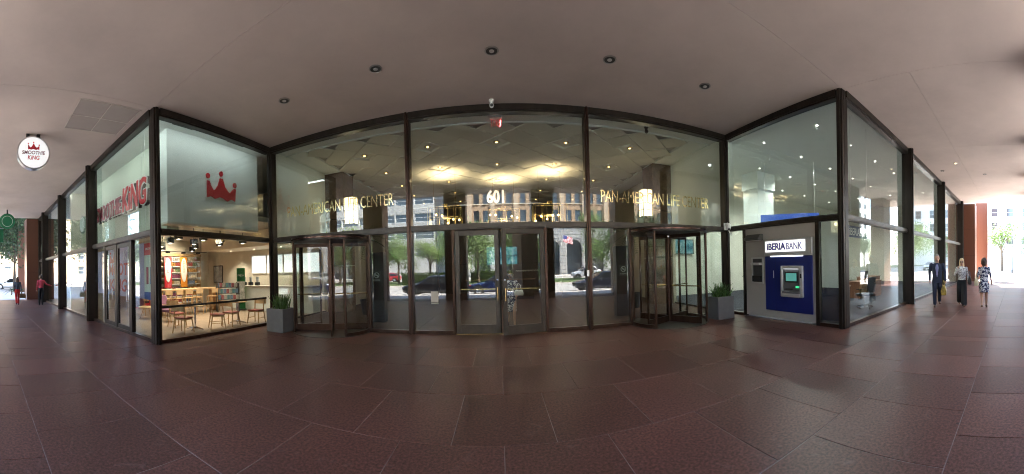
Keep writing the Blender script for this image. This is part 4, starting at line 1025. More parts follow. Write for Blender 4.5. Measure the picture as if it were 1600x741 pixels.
def desk(label, loc, rz):
    t = thing('bank_desk', label, 'desk', loc, rz, 'brown desks in the bank')
    MB().box(-.85, .85, -.4, .4, .72, .76).build('top', MAHO, t, bevel=.006); MB().box(-.83, .83, -.36, -.33, .1, .72).build('modesty_panel', MAHO, t)
    for sx in (-.83, .45): MB().box(sx, sx + .38, -.32, .36, 0, .72).build('pedestal', MAHO, t)
    return t
def monitor(label, loc, rz):
    t = thing('monitor', label, 'monitor', loc, rz)
    MB().box(-.25, .25, -.02, .02, .12, .46).build('screen', BLACK, t, bevel=.01); MB().cyl((0, 0, .01), (0, 0, .14), .02, n=8).build('stem', BLACK, t); MB().box(-.12, .12, -.09, .09, 0, .012).build('foot', BLACK, t)
def office_chair(label, loc, rz):
    t = thing('office_chair', label, 'chair', loc, rz, 'black office chairs in the bank')
    MB().box(-.25, .25, -.25, .25, .45, .54).build('seat', BLACK, t, bevel=.04); MB().loft([[(-.22,.24,.56),(.22,.24,.56),(.22,.31,.56),(-.22,.31,.56)], [(-.25,.28,.85),(.25,.28,.85),(.25,.35,.85),(-.25,.35,.85)], [(-.2,.33,1.12),(.2,.33,1.12),(.2,.38,1.12),(-.2,.38,1.12)]]).build('backrest', BLACK, t, bevel=.02)
    MB().cyl((0, 0, .1), (0, 0, .45), .03, n=10).build('gas_column', CHROME, t)
    for k in range(5):
        a = k*1.2566; MB().path([(0, 0, .12), (.29*math.cos(a), .29*math.sin(a), .07)], [.025, .015]).build('foot', BLACK, t); MB().ball((.29*math.cos(a), .29*math.sin(a), .03), .03, 8, 6).build('caster', BLACK, t)
    for sx in (-1, 1): MB().box(sx*.29 - .03, sx*.29 + .03, -.15, .2, .68, .71).build('armrest', BLACK, t); MB().box(sx*.27 - .015, sx*.27 + .015, 0, .05, .5, .68).build('arm_post', BLACK, t)
desk('brown bank desk nearest the corner post behind the glass', (10.2, 6.3, 0), R(15)); desk('brown bank desk further along the bank front', (13.9, 6.9, 0), R(-10)); desk('brown bank desk deep inside the bank', (17.6, 8.5, 0), 0)
monitor('black monitor on the desk nearest the corner', (10.1, 6.4, .761), R(200)); monitor('black monitor on the desk further along the bank', (13.8, 6.9, .761), R(160))
office_chair('black office chair behind the desk nearest the corner', (9.9, 7.2, 0), R(-10)); office_chair('black office chair before the corner desk, its back to the glass', (10.6, 5.3, 0), R(170)); office_chair('black office chair behind the further bank desk', (14.1, 7.8, 0), R(15))
tvb = thing('wall_television', 'wall television with blue picture inside the bank', 'television', (9.3, 14.98, 2.2)); MB().box(-.7, .7, -.06, 0, 0, .8).build('frame', BLACK, tvb); MB().box(-.66, .66, -.066, -.06, .04, .76).build('screen', SCM, tvb)
dv = thing('bank_counter', 'long brown teller counter at the back of the bank', 'counter', (16, 12.5, 0)); MB().box(-4, 4, -.3, .3, 0, 1.1).build('front', MAHO, dv); MB().box(-4.05, 4.05, -.36, .36, 1.1, 1.15).build('top', BROWN_ST, dv)
fb = thing('flower_pot', 'tall pot of red flowers inside the narrow pane beside the bank post', 'plant', (7.75, 8.15, 0)); MB().lathe([(.14, 0), (.2, .6), (.17, .6), (.01, .55)], 16).build('pot', BLACK, fb)
r_ = random.Random(8); fm = MB(); lm_ = MB()
for i in range(40):
    a, h, q = r_.uniform(0, 6.28), r_.uniform(.75, 1.7), r_.uniform(.02, .22); p = (q*math.cos(a), q*math.sin(a), h)
    lm_.path([(0, 0, .55), (p[0]*.6, p[1]*.6, h*.7), p], .006, 4)
    for e in range(3): lm_.poly([p, (p[0]+r_.uniform(-.12,.12), p[1]+r_.uniform(-.12,.12), h+r_.uniform(-.1,.12)), (p[0]+r_.uniform(-.08,.08), p[1]+r_.uniform(-.08,.08), h+r_.uniform(-.12,.05))])
    if i % 4 == 0: fm.ball(p, .035, 7, 5)
lm_.build('stems', PALM, fb, smooth=False); fm.build('blossoms', RED, fb)
# ================================================================ THE STREET AND BUILDINGS ACROSS (seen in the glass)
WING = mat('window_glass_dark', (.05, .065, .08), .06, 0, spec=.9)
def building(label, cat, loc, rz, W, D, Z, cols, rows_, ww, wh, wall, trim=None, base=None, name='office_building', band=False, z0=1.2, pitch=None):
    t = thing(name, label, cat, loc, rz)
    pz = pitch or (Z - z0) / rows_
    px = W / cols
    m = MB(); m.box(0, W, .40, D, 0, Z)
    xs_ = [(i + .5) * px - ww/2 for i in range(cols)]
    e = [0] + [v for x in xs_ for v in (x, x + ww)] + [W]
    zt = z0 + rows_ * pz
    for i in range(0, len(e), 2): m.box(e[i], e[i+1], 0, .40, z0, zt)
    for j in range(rows_ + 1):
        za = z0 + j*pz - (pz - wh) * .5 if j else z0; zb = z0 + j*pz + (pz - wh) * .5 if j < rows_ else zt
        for x in xs_: m.box(x, x + ww, 0.01, .40, za, zb)
    if z0 > 0: m.box(0, W, 0, .40, 0, z0)
    if Z > zt: m.box(0, W, 0, .40, zt, Z)
    m.build('wall', wall, t, smooth=False)
    fm_ = MB(); a, b = ww/2 - .0, wh/2; q = .07
    fm_.box(-a, a, .22, .28, -b, -b + q).box(-a, a, .22, .28, b - q, b).box(-a, -a + q, .22, .28, -b + q, b - q).box(a - q, a, .22, .28, -b + q, b - q).box(-a + q, a - q, .23, .27, -.03, .03)
    wf = fm_.mesh('window', trim or WHITE, smooth=False); pm = MB().box(-a + .01, a - .01, .30, .32, -b + .01, b - .01).mesh('pane', WING, smooth=False)
    for i, x in enumerate(xs_):
        for j in range(rows_):
            o = link_copy(wf, 'window', t, (x + ww/2, 0, z0 + (j + .5)*pz)); link_copy(pm, 'pane', o)
    MB().box(-.3, W + .3, -.35, 0, Z - .5, Z).build('cornice', trim or wall, t, smooth=False)
    return t
BEIGE = mat('beige_stone', (.34, .225, .14), .8, var=.08, vscale=1.2); CREAMST = mat('cream_stone', (.42, .315, .22), .8, var=.06, vscale=1)
WHITEST = mat('white_stone', (.36, .355, .34), .75, var=.08, vscale=1.5)
# stone hotel straight across: white arched base, beige storeys of paired windows
hotel = thing('stone_building', 'beige stone building with white arched base across the street, mirrored in the lobby glass', 'building', (-5.6, -46, 0), 0)
PX, NB = 4.5, 14
W_ = PX * NB
m = MB()
m.box(0, W_, -14, -.45, 0, 34)
for j in range(7):                              # upper storeys, facing +y (towards the arcade)
    zc = 11.0 + j*3.55 - 2.2 + 0.0
    z0_, z1_ = 10.0 + j*3.45, 10.0 + (j+1)*3.45
    wz0, wz1 = z0_ + .55, z0_ + 2.75
    m.box(0, W_, -.45, 0, z0_, wz0); m.box(0, W_, -.45, 0, wz1, z1_)
    for i in range(NB):
        x = i*PX; c = x + PX/2
        for a, b in ((x, c - 1.45), (c - .35, c + .35), (c + 1.45, x + PX)): m.box(a, b, -.45, 0, wz0, wz1)
m.build('wall', BEIGE, hotel, smooth=False)
pl = MB()
for i in range(NB + 1): pl.box(i*PX - .45, i*PX + .45, 0, .18, 10.1, 34)
pl.build('pilasters', CREAMST, hotel, smooth=False)
for z in (9.6, 33.4): MB().box(-.3, W_ + .3, -.45, .5, z, z + .5).build('cornice', CREAMST, hotel, smooth=False)
wmesh = MB().box(-.55, .55, -.26, -.20, -1.1, -1.03).box(-.55, .55, -.26, -.20, 1.03, 1.1).box(-.55, -.48, -.26, -.20, -1.03, 1.03).box(.48, .55, -.26, -.20, -1.03, 1.03).box(-.48, .48, -.25, -.21, -.03, .03).mesh('window', mat('window_frame_dark', (.08, .08, .08), .5), smooth=False)
pmesh = MB().box(-.54, .54, -.32, -.30, -1.09, 1.09).mesh('pane', WING, smooth=False); smesh = MB().box(-.65, .65, 0, .14, -1.22, -1.1).mesh('sill', CREAMST, smooth=False)
for j in range(5):
    for i in range(11):
        for s in (-.9, .9):
            o = link_copy(wmesh, 'window', hotel, (i*PX + PX/2 + s, 0, 10.0 + j*3.45 + 1.65)); link_copy(pmesh, 'pane', o); link_copy(smesh, 'sill', o)
bs_ = MB(); AW, AH = 1.5, 5.4
for i in range(NB):
    c = i*PX + PX/2
    arch = [(c + AW*math.cos(a), AH + AW*math.sin(a)) for a in [math.pi - k*math.pi/12 for k in range(13)]]
    bs_.prism([(c - PX/2, 0), (c - AW, 0)] + arch + [(c + AW, 0), (c + PX/2, 0), (c + PX/2, 9.6), (c - PX/2, 9.6)], 'y', -.45, .12)
    for k in range(13):                                     # rusticated courses
        z = .4 + k*.68
        half = AW + .12 if z < AH else (math.sqrt(max(0, (AW + .25)**2 - (z - AH)**2)) if z < AH + AW + .25 else 0)
        bs_.box(c - PX/2, c - half, .12, .22, z, z + .56); bs_.box(c + half, c + PX/2, .12, .22, z, z + .56)
bs_.build('arched_base', WHITEST, hotel, smooth=False)
for i in range(NB):
    c = i*PX + PX/2
    k = MB(); 
    for a in range(8): k.box(c - 1.4 + a*.4, c - 1.36 + a*.4, -.3, -.26, .05, AH + .9)
    for z in (1.2, 2.6, 4.0, 5.4): k.box(c - 1.5, c + 1.5, -.3, -.255, z, z + .06)
    o = k.build('arch_grille', BLACK, hotel, smooth=False); p = box('pane', (c - 1.49, c + 1.49, -.42, -.40, .05, AH + 1.4), WING, None); p.parent = o
# flag on a slanting staff
fg = thing('flag', 'striped flag with blue canton on a slanting staff across the street', 'flag', (12.0, -45.7, 6.2))
MB().cyl((0, 0, -1.0), (0, 2.2, 1.4), .04, .025, n=8).build('staff', WHITE, fg)
fm2 = MB(); NX = 10
for i in range(13):
    for k in range(NX):
        def P(u, v): return (u*1.9 + .05*math.sin(v*9), 2.15 - .35*u + .10*math.sin(u*7 + v*2), 1.35 - v*1.25 - u*.55)
        u0, u1, v0, v1 = k/NX, (k+1)/NX, i/13, (i+1)/13
        fm2.poly([P(u0, v0), P(u1, v0), P(u1, v1), P(u0, v1)], 2 if (i < 7 and k < 4) else i % 2)
fm2.build('cloth', [RED, WHITE, mat('flag_blue', (.02, .04, .2), .7)], fg)
building('white modern office with long dark window bands across the street to the left', 'building', (-13, -48, 0), R(180), 50, 20, 32, 12, 8, 3.9, 1.7, WHITEST, name='modern_building', z0=3.5)
building('pale office tower with small windows across the street to the right', 'building', (112, -46, 0), R(180), 46, 22, 60, 12, 15, 2.2, 2.0, mat('pale_concrete', (.66, .65, .63), .8, var=.05, vscale=1), name='office_tower', z0=5)
building('pale grey tower closing the street view at the far right', 'building', (92, 30, 0), R(-90), 52, 20, 55, 12, 13, 1.9, 2.3, mat('pale_concrete', (.55, .55, .54)), name='office_tower', z0=5)
building('low cream building beyond the trees at the far left', 'building', (-78, -22, 0), R(90), 60, 15, 16, 14, 4, 1.6, 2.0, CREAMST, name='low_building', z0=1.2)
building('brown brick building on the left side of the boulevard', 'building', (-66, -50, 0), R(180), 40, 18, 24, 10, 6, 2.0, 2.0, mat('brown_brick', (.22, .13, .09), .85, var=.15, vscale=8), name='brick_building', z0=2)

# ---- trees
BARK = mat('bark', (.11, .085, .06), .95, var=.35, vscale=12, bump=.5)
def leafmat(n, c): return mat(n, c, .55, var=.55, vscale=1.6, objvar=.12)
LV = [leafmat('leaf_a', (.11, .18, .04)), leafmat('leaf_b', (.030, .062, .020)), leafmat('leaf_c', (.13, .20, .04))]
def tree_proto(seed, H, r, zc, n, lm_, leaf=.16, slender=1.0, limbs=9):
    r_ = random.Random(seed); t = thing('street_tree', '', 'tree', (0, 0, 0), 0, 'trees along the boulevard')
    tk = MB(); top = zc
    tk.path([(0, 0, 0), (.04, .03, top*.45), (-.03, .05, top*.8), (.02, 0, top)], [.17, .13, .11, .07], 9)
    ends = []
    for i in range(limbs):
        a = i*2.4 + r_.uniform(-.3, .3); z0_ = top*r_.uniform(.55, .98); q = r*r_.uniform(.35, .85); zz = zc + (H - zc)*r_.uniform(-.35, .75)*1.0
        e = (q*math.cos(a), q*math.sin(a), zz); md = (e[0]*.45, e[1]*.45, (z0_ + zz)/2 + .15)
        tk.path([(0.01, .02, z0_), md, e], [.07, .045, .018], 6); ends.append(e)
        for k in range(2):
            e2 = (e[0] + r_.uniform(-.5, .5)*r*.6, e[1] + r_.uniform(-.5, .5)*r*.6, e[2] + r_.uniform(-.3, .5)*r*.6)
            tk.path([md, e2], [.03, .01], 5); ends.append(e2)
    ends.append((0, 0, H - .4)); ends.append((0.1*r, 0, H - .9))
    tk.build('trunk', BARK, t)
    cm = MB()
    for i in range(n):
        e = r_.choice(ends); s_ = r*.30
        p = Vector((e[0] + r_.gauss(0, s_), e[1] + r_.gauss(0, s_), e[2] + r_.gauss(0, s_*.75*slender)))
        u = Vector((r_.gauss(0, 1), r_.gauss(0, 1), r_.gauss(0, .6))).normalized(); v = u.orthogonal().normalized(); v = (v + u.cross(v)*r_.uniform(-1, 1)).normalized()
        L_ = leaf*r_.uniform(.6, 1.3)
        cm.poly([p, p + u*L_*.5 + v*L_*.3, p + u*L_, p + u*L_*.5 - v*L_*.3])
    cm.build('crown', lm_, t, smooth=False)
    return t
TP = [tree_proto(1, 6.4, 2.3, 3.6, 5200, LV[0], .22), tree_proto(2, 9.0, 3.4, 5.2, 6500, LV[1], .28), tree_proto(3, 5.2, 1.6, 3.2, 3600, LV[2], .18), tree_proto(5, 8.0, 1.25, 4.2, 3600, LV[0], .18, 1.8)]
used = [False]*4
def tree(k, x, y, lab, s=1.0, rz=None):
    rz = rnd.uniform(0, 6.28) if rz is None else rz
    if not used[k]:
        used[k] = True; t = TP[k]; t.location = (x, y, 0); t.rotation_euler = (0, 0, rz); t.scale = (s, s, s); t['label'] = lab
    else: t = copy_tree(TP[k], (x, y, 0), rz, lab, scale=(s, s, s))
    return t
MT = [(0, -2.4, -19.5, 'straight across the lobby doors'), (0, -5.0, -23.5, 'behind the one across the lobby doors'), (0, 17.5, -19, 'right, over the clipped hedge'), (0, -12.5, -22, 'left, between hedges'), (1, 20.5, -24, 'large, behind the clipped hedge on the right'), (2, -8.0, -20, 'left of the doors beside a small hedge'), (3, 10.8, -20, 'tall and slender, right of the doors'), (0, 14.2, -22, 'behind the slender one on the right'),
      (0, -17.5, -19, 'mirrored in the left revolving door'), (1, -28, -19, 'large, mirrored beside the shop corner'), (0, 23.5, -20, 'mirrored in the right revolving door'), (1, 30, -21, 'large, mirrored beside the bank corner'),
      (2, 42, -20, 'far to the right'), (1, -44, -20, 'far to the left'), (0, 57, -20, 'farthest to the right'), (1, -60, -21, 'farthest to the left')]
for k, x, y, lab in MT: tree(k, x, y, 'leafy tree on the boulevard median, ' + lab, rnd.uniform(.9, 1.1))
for k, x, y, lab, s in ((1, -37, 3.5, 'dark leafy tree beyond the far left end, behind the walkers', 1.1), (1, -41, -1.5, 'dark leafy tree at the far left edge of the view', 1.25), (1, -46, 8, 'dark leafy tree behind the others at the far left', 1.2), (1, -33, -3.2, 'dark leafy street tree near the left corner', 1.0), (1, -52, 1.0, 'tall leafy tree furthest back at the far left', 1.4), (1, -56, 7.5, 'tall leafy tree furthest back behind the granite pier', 1.5), (1, -43, 4.2, 'dark leafy tree in the middle of the far left clump', 1.2), (1, -60, -4.5, 'tall leafy tree far back at the left kerb', 1.5),
                     (2, 47, 2.1, 'bright green round tree beyond the right end of the arcade', 1.28), (0, 60, -3.5, 'small street tree in the sun far down the right pavement', 1.0), (0, 38, -4.0, 'leafy tree on the pavement right of the arcade', .95)):
    tree(k, x, y, lab, s)
for x, y, h, lab in ((-30, -14.5, 8.5, 'tall palm on the boulevard, nearer the left corner'), (-38, -15.5, 7.5, 'tall palm on the boulevard further left'), (-50, -14, 9, 'tall palm on the boulevard farthest left'), (36, -15, 8, 'tall palm on the boulevard to the right')):
    palm(lab, (x, y, 0), h, 20, int(abs(x)), 2.2, pot=False, nm='palm_tree', cat='palm', rtr=.16)
# hedges and beds
HL = leafmat('hedge_leaf', (.13, .19, .03))
def hedge(label, x0, x1, y0, y1, H, seed):
    r_ = random.Random(seed); t = thing('hedge', label, 'hedge', ((x0+x1)/2, (y0+y1)/2, .05)); a, b = (x1-x0)/2, (y1-y0)/2
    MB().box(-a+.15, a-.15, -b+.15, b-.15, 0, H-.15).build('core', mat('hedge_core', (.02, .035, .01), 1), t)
    m = MB()
    for i in range(int(420*(x1-x0))):
        p = Vector((r_.uniform(-a, a), r_.choice((-b, b))*r_.uniform(.85, 1.05) if r_.random() < .5 else r_.uniform(-b, b), 0))
        p.z = r_.uniform(0, H) if abs(p.y) > b*.84 else H*r_.uniform(.88, 1.05)
        u = Vector((r_.gauss(0, 1), r_.gauss(0, 1), r_.gauss(0, 1))).normalized(); v = u.orthogonal(); L_ = r_.uniform(.06, .13)
        m.poly([p, p + u*L_*.5 + v*L_*.35, p + u*L_, p + u*L_*.5 - v*L_*.35])
    m.build('leaves', HL, t, smooth=False)
hedge('clipped hedge on the median left of the lobby doors', -11, -4.2, -19, -17.8, 1.25, 1); hedge('clipped hedge on the median across the lobby doors', -3.6, 4.0, -22.5, -21.2, 1.25, 2)
hedge('clipped hedge on the median to the right of the doors', 12.5, 22, -19.5, -18.2, 1.2, 3); hedge('clipped hedge on the median far to the left', -26, -15, -19.5, -18.2, 1.2, 4); hedge('low clipped hedge by the far left pavement', -45, -33, 5.5, 6.6, .9, 5)
# ---- cars
def rrect(x0, x1, hw, z, n=5, r=.25):
    pts = []
    for cx, cy_, a0 in ((x1 - r, hw - r, 0), (x0 + r, hw - r, 90), (x0 + r, -hw + r, 180), (x1 - r, -hw + r, 270)):
        for k in range(n): a = R(a0 + 90*k/(n-1)); pts.append((cx + r*math.cos(a), cy_ + r*math.sin(a), z))
    return pts
CARG = mat('car_glass', (.012, .014, .016), .05, spec=.8)
def make_car(paint, label, loc, rz, zs=1.0, name='parked_car', cat='car', group='cars parked along the kerb'):
    t = thing(name, label, cat, loc, rz, group)
    S = [(0,.52,.40,.56),(.06,.70,.30,.66),(.3,.82,.22,.74),(.9,.88,.20,.84),(1.4,.90,.20,.92),(2.4,.91,.20,.95),(3.5,.90,.20,.98),(4.05,.87,.24,.99),(4.38,.78,.32,.93),(4.46,.62,.45,.74)]
    rings = []
    for x, w_, zl, zh in S:
        zl *= zs; zh *= zs
        half = [(-w_*.82, zl), (-w_*.97, zl + .06), (-w_, zl + .22), (-w_*.985, (zl+zh)/2 + .05), (-w_*.95, zh - .07), (-w_*.84, zh - .01), (-w_*.4, zh + .035)]
        rings.append([(x, y, z) for y, z in half] + [(x, -y, z) for y, z in reversed(half)])
    MB().loft(rings).build('body', paint, t, angle=50)
    g = MB(); Ls = [rrect(1.22, 4.0, .82, .90*zs), rrect(1.55, 3.82, .77, 1.12*zs), rrect(1.98, 3.45, .67, 1.37*zs)]
    g.loft(Ls).build('windows', CARG, t, angle=50)
    rf_ = MB(); rf_.loft([rrect(1.95, 3.48, .685, 1.36*zs), rrect(2.05, 3.35, .63, 1.42*zs), rrect(2.35, 3.0, .4, 1.455*zs, r=.2)]).build('roof', paint, t, angle=50)
    for sy in (-1, 1):
        for a, b in (((1.25, .80, .91), (2.0, .68, 1.37)), ((3.97, .80, .92), (3.43, .68, 1.37)), ((2.72, .835, .92), (2.72, .695, 1.38)), ((2.68, .825, .94), (2.75, .70, 1.37))):
            MB().path([(a[0], sy*a[1], a[2]*zs), ((a[0]+b[0])/2, sy*(a[1]+b[1])/2 + sy*.022, (a[2]+b[2])/2*zs), (b[0], sy*b[1], b[2]*zs)], .028, 6).build('pillar', paint, t)
        MB().box(1.55, 1.72, *sorted((sy*.90, sy*1.03)), .93*zs, 1.04*zs).build('mirror', paint, t, bevel=.03)
        MB().loft([[(.05, sy*.60, .60*zs), (.34, sy*.815, .64*zs), (.34, sy*.80, .73*zs), (.09, sy*.62, .68*zs)], [(.03, sy*.58, .60*zs), (.30, sy*.86, .64*zs), (.30, sy*.84, .73*zs), (.07, sy*.60, .68*zs)]]).build('headlight', CHROME, t)
        MB().box(4.36, 4.45, *sorted((sy*.50, sy*.74)), .74*zs, .88*zs).build('tail_light', RED, t)
        MB().box(2.15, 2.3, *sorted((sy*.90, sy*.925)), .86*zs, .885*zs).build('door_handle', CHROME, t); MB().box(3.15, 3.3, *sorted((sy*.89, sy*.92)), .87*zs, .895*zs).build('door_handle', CHROME, t)
        MB().box(2.705, 2.715, *sorted((sy*.90, sy*.918)), .3*zs, .9*zs).build('door_gap', BLACK, t)
        for x in (.82, 3.58):
            MB().cyl((x, sy*.60, .335), (x, sy*.913, .335), .385, n=24).build('wheel_arch', BLACK, t)
            wh = bpy.data.objects.new('wheel', None); C.objects.link(wh); wh.parent = t; wh.location = (x, sy*.80, .32)
            MB().cyl((0, -.10, 0), (0, .12*1, 0), .32, n=24).build('tyre', RUBBER, wh); k = MB(); k.cyl((0, sy*.121, 0), (0, sy*.128, 0), .21, n=20)
            k.build('rim', CHROME, wh)
            for q in range(5):
                a = q*1.2566; MB().path([(.04*math.cos(a), sy*.135, .04*math.sin(a)), (.20*math.cos(a), sy*.132, .20*math.sin(a))], .025, 5).build('spoke', STEEL, wh)
    MB().box(-.01, .05, -.40, .40, .40*zs, .52*zs).build('grille', BLACK, t); MB().box(-.015, .0, -.26, .26, .33*zs, .39*zs).build('number_plate', WHITE, t)
    return t
cp = lambda n, c: mat(n, c, .25, .3, coat=1.0)
make_car(cp('paint_black', (.012, .013, .018)), 'black sedan parked at the kerb left of the lobby doors', (-7.0, -5.95, -.15), 0)
make_car(cp('paint_blue', (.010, .022, .085)), 'dark blue sedan parked at the kerb across the lobby doors', (-2.3, -5.95, -.15), 0)
make_car(cp('paint_charcoal', (.025, .028, .045)), 'charcoal sedan parked at the kerb right of the lobby doors', (5.3, -5.95, -.15), 0)
make_car(cp('paint_slate', (.05, .06, .09)), 'slate blue sedan parked mirrored in the left revolving door', (-13.2, -5.95, -.15), 0)
make_car(cp('paint_black', (.012, .013, .018)), 'black sedan parked mirrored in the right revolving door', (11.4, -5.95, -.15), 0)
make_car(cp('paint_silver', (.45, .46, .47)), 'silver sedan parked along the right part of the kerb', (19.0, -5.95, -.15), 0)
make_car(cp('paint_white', (.75, .75, .74)), 'white sport utility car on the far carriageway', (10.4, -30, -.15), 0, 1.22, group='cars on the far carriageway')
make_car(cp('paint_red', (.4, .02, .02)), 'red sedan on the far carriageway to the left', (-20, -33, -.15), 0, group='cars on the far carriageway')
make_car(cp('paint_silver', (.45, .46, .47)), 'silver sedan parked in the sun beyond the right end', (52, -6, -.15), 0)
make_car(cp('paint_white', (.75, .75, .74)), 'white sedan parked beyond the left end of the arcade', (-44, 1.6, -.012), R(80))
# street lamp and white fence
def lamp_post(label, x, y):
    t = thing('street_lamp', label, 'street lamp', (x, y, 0)); DK = mat('lamp_iron', (.05, .055, .06), .5)
    MB().lathe([(.16, 0), (.16, .3), (.09, .4), (.07, 2.5), (.06, 5.6)], 12).build('post', DK, t); MB().path([(0, 0, 5.6), (.3, 0, 5.9), (1.0, 0, 6.0)], .04).build('arm', DK, t); MB().box(.8, 1.5, -.12, .12, 5.95, 6.05).build('head', DK, t)
lamp_post('dark street lamp post in the sun beyond the right end', 40, .55); lamp_post('dark street lamp post on the boulevard left', -22, -17.6); lamp_post('dark street lamp post on the boulevard right', 27, -17.6)
wf_ = thing('white_fence', 'white railing fence behind the trees at the far left', 'fence', (-50, -3, 0), R(90))
for i in range(22): MB().box(i*.5 - .04, i*.5 + .04, -.04, .04, 0, 1.5).build('picket', WHITE, wf_)
for z in (.35, 1.2): MB().box(-.1, 10.6, .041, .07, z, z + .10).build('rail', WHITE, wf_)
pb = [(-30, 2.6), (-31, 3.6), (-29.3, 4.6)]
for i, (x, y) in enumerate(pb): 
    palm('leafy clump in the bed beyond the left corner, ' + ('nearest', 'middle', 'furthest')[i], (x, y, 0), .35, 12, 40 + i, .8, 'plant', False, 'leafy_plant')
# ================================================================ PEOPLE
def bodymesh(parts, voxel, mats, name):
    m = MB()
    def capsule(p0, p1, r0, r1):
        p0 = Vector(p0); p1 = Vector(p1); ax = (p1 - p0).normalized(); pts = []; rad = []
        for k in (-1.0, -.85, -.5, 0): pts.append(p0 + ax*r0*k); rad.append(r0*math.sqrt(max(.01, 1 - k*k)))
        for k in (0, .5, .85, 1.0): pts.append(p1 + ax*r1*k); rad.append(r1*math.sqrt(max(.01, 1 - k*k)))
        u = ax.orthogonal().normalized(); v = ax.cross(u)
        m.loft([[p + (u*math.cos(2*math.pi*j/12) + v*math.sin(2*math.pi*j/12))*q for j in range(12)] for p, q in zip(pts, rad)])
    for p in parts:
        if p[0] == 'cap': capsule(*p[1:5])
        else: m.loft([[(cx + rx*math.cos(2*math.pi*j/20), cy_ + ry*math.sin(2*math.pi*j/20), z) for j in range(20)] for cx, cy_, z, rx, ry in p[1]])
    o = m.build('tmp_body', mats)
    r = o.modifiers.new('r', 'REMESH'); r.mode = 'VOXEL'; r.voxel_size = voxel
    s = o.modifiers.new('s', 'SMOOTH'); s.factor = .5; s.iterations = 3
    dg = bpy.context.evaluated_depsgraph_get(); me = bpy.data.meshes.new_from_object(o.evaluated_get(dg)); old = o.data; bpy.data.objects.remove(o); bpy.data.meshes.remove(old)
    me.name = name; me.materials.clear()
    for q in mats: me.materials.append(q)
    n = len(me.polygons); c = np.empty(n*3, np.float32); me.polygons.foreach_get('center', c); c = c.reshape(-1, 3)
    best = np.full(n, 1e9); idx = np.zeros(n, np.int32)
    for p in parts:
        if p[0] == 'cap':
            a = np.array(p[1], float); b = np.array(p[2], float); ab = b - a; L2 = max(1e-9, ab @ ab)
            t = np.clip(((c - a) @ ab)/L2, 0, 1); dd = np.linalg.norm(c - (a + t[:, None]*ab), axis=1) - (p[3] + (p[4] - p[3])*t); mi = p[5]
        else:
            rg = np.array(p[1], float); zz = rg[:, 2]; order = np.argsort(zz); rg = rg[order]; zz = rg[:, 2]
            f = lambda k: np.interp(c[:, 2], zz, rg[:, k]); rx, ry = f(3), f(4)
            e = np.sqrt(((c[:, 0] - f(0))/rx)**2 + ((c[:, 1] - f(1))/ry)**2)
            dd = (e - 1)*np.minimum(rx, ry); out = np.maximum(zz[0] - c[:, 2], c[:, 2] - zz[-1]); dd = np.maximum(dd, out); mi = p[2]
        k = dd < best; best[k] = dd[k]; idx[k] = mi
    me.polygons.foreach_set('material_index', idx); me.polygons.foreach_set('use_smooth', [True]*n); me.update()
    return me
SKIN = mat('skin_light', (.50, .29, .20), .55); SKIN2 = mat('skin_tan', (.40, .22, .145), .55)
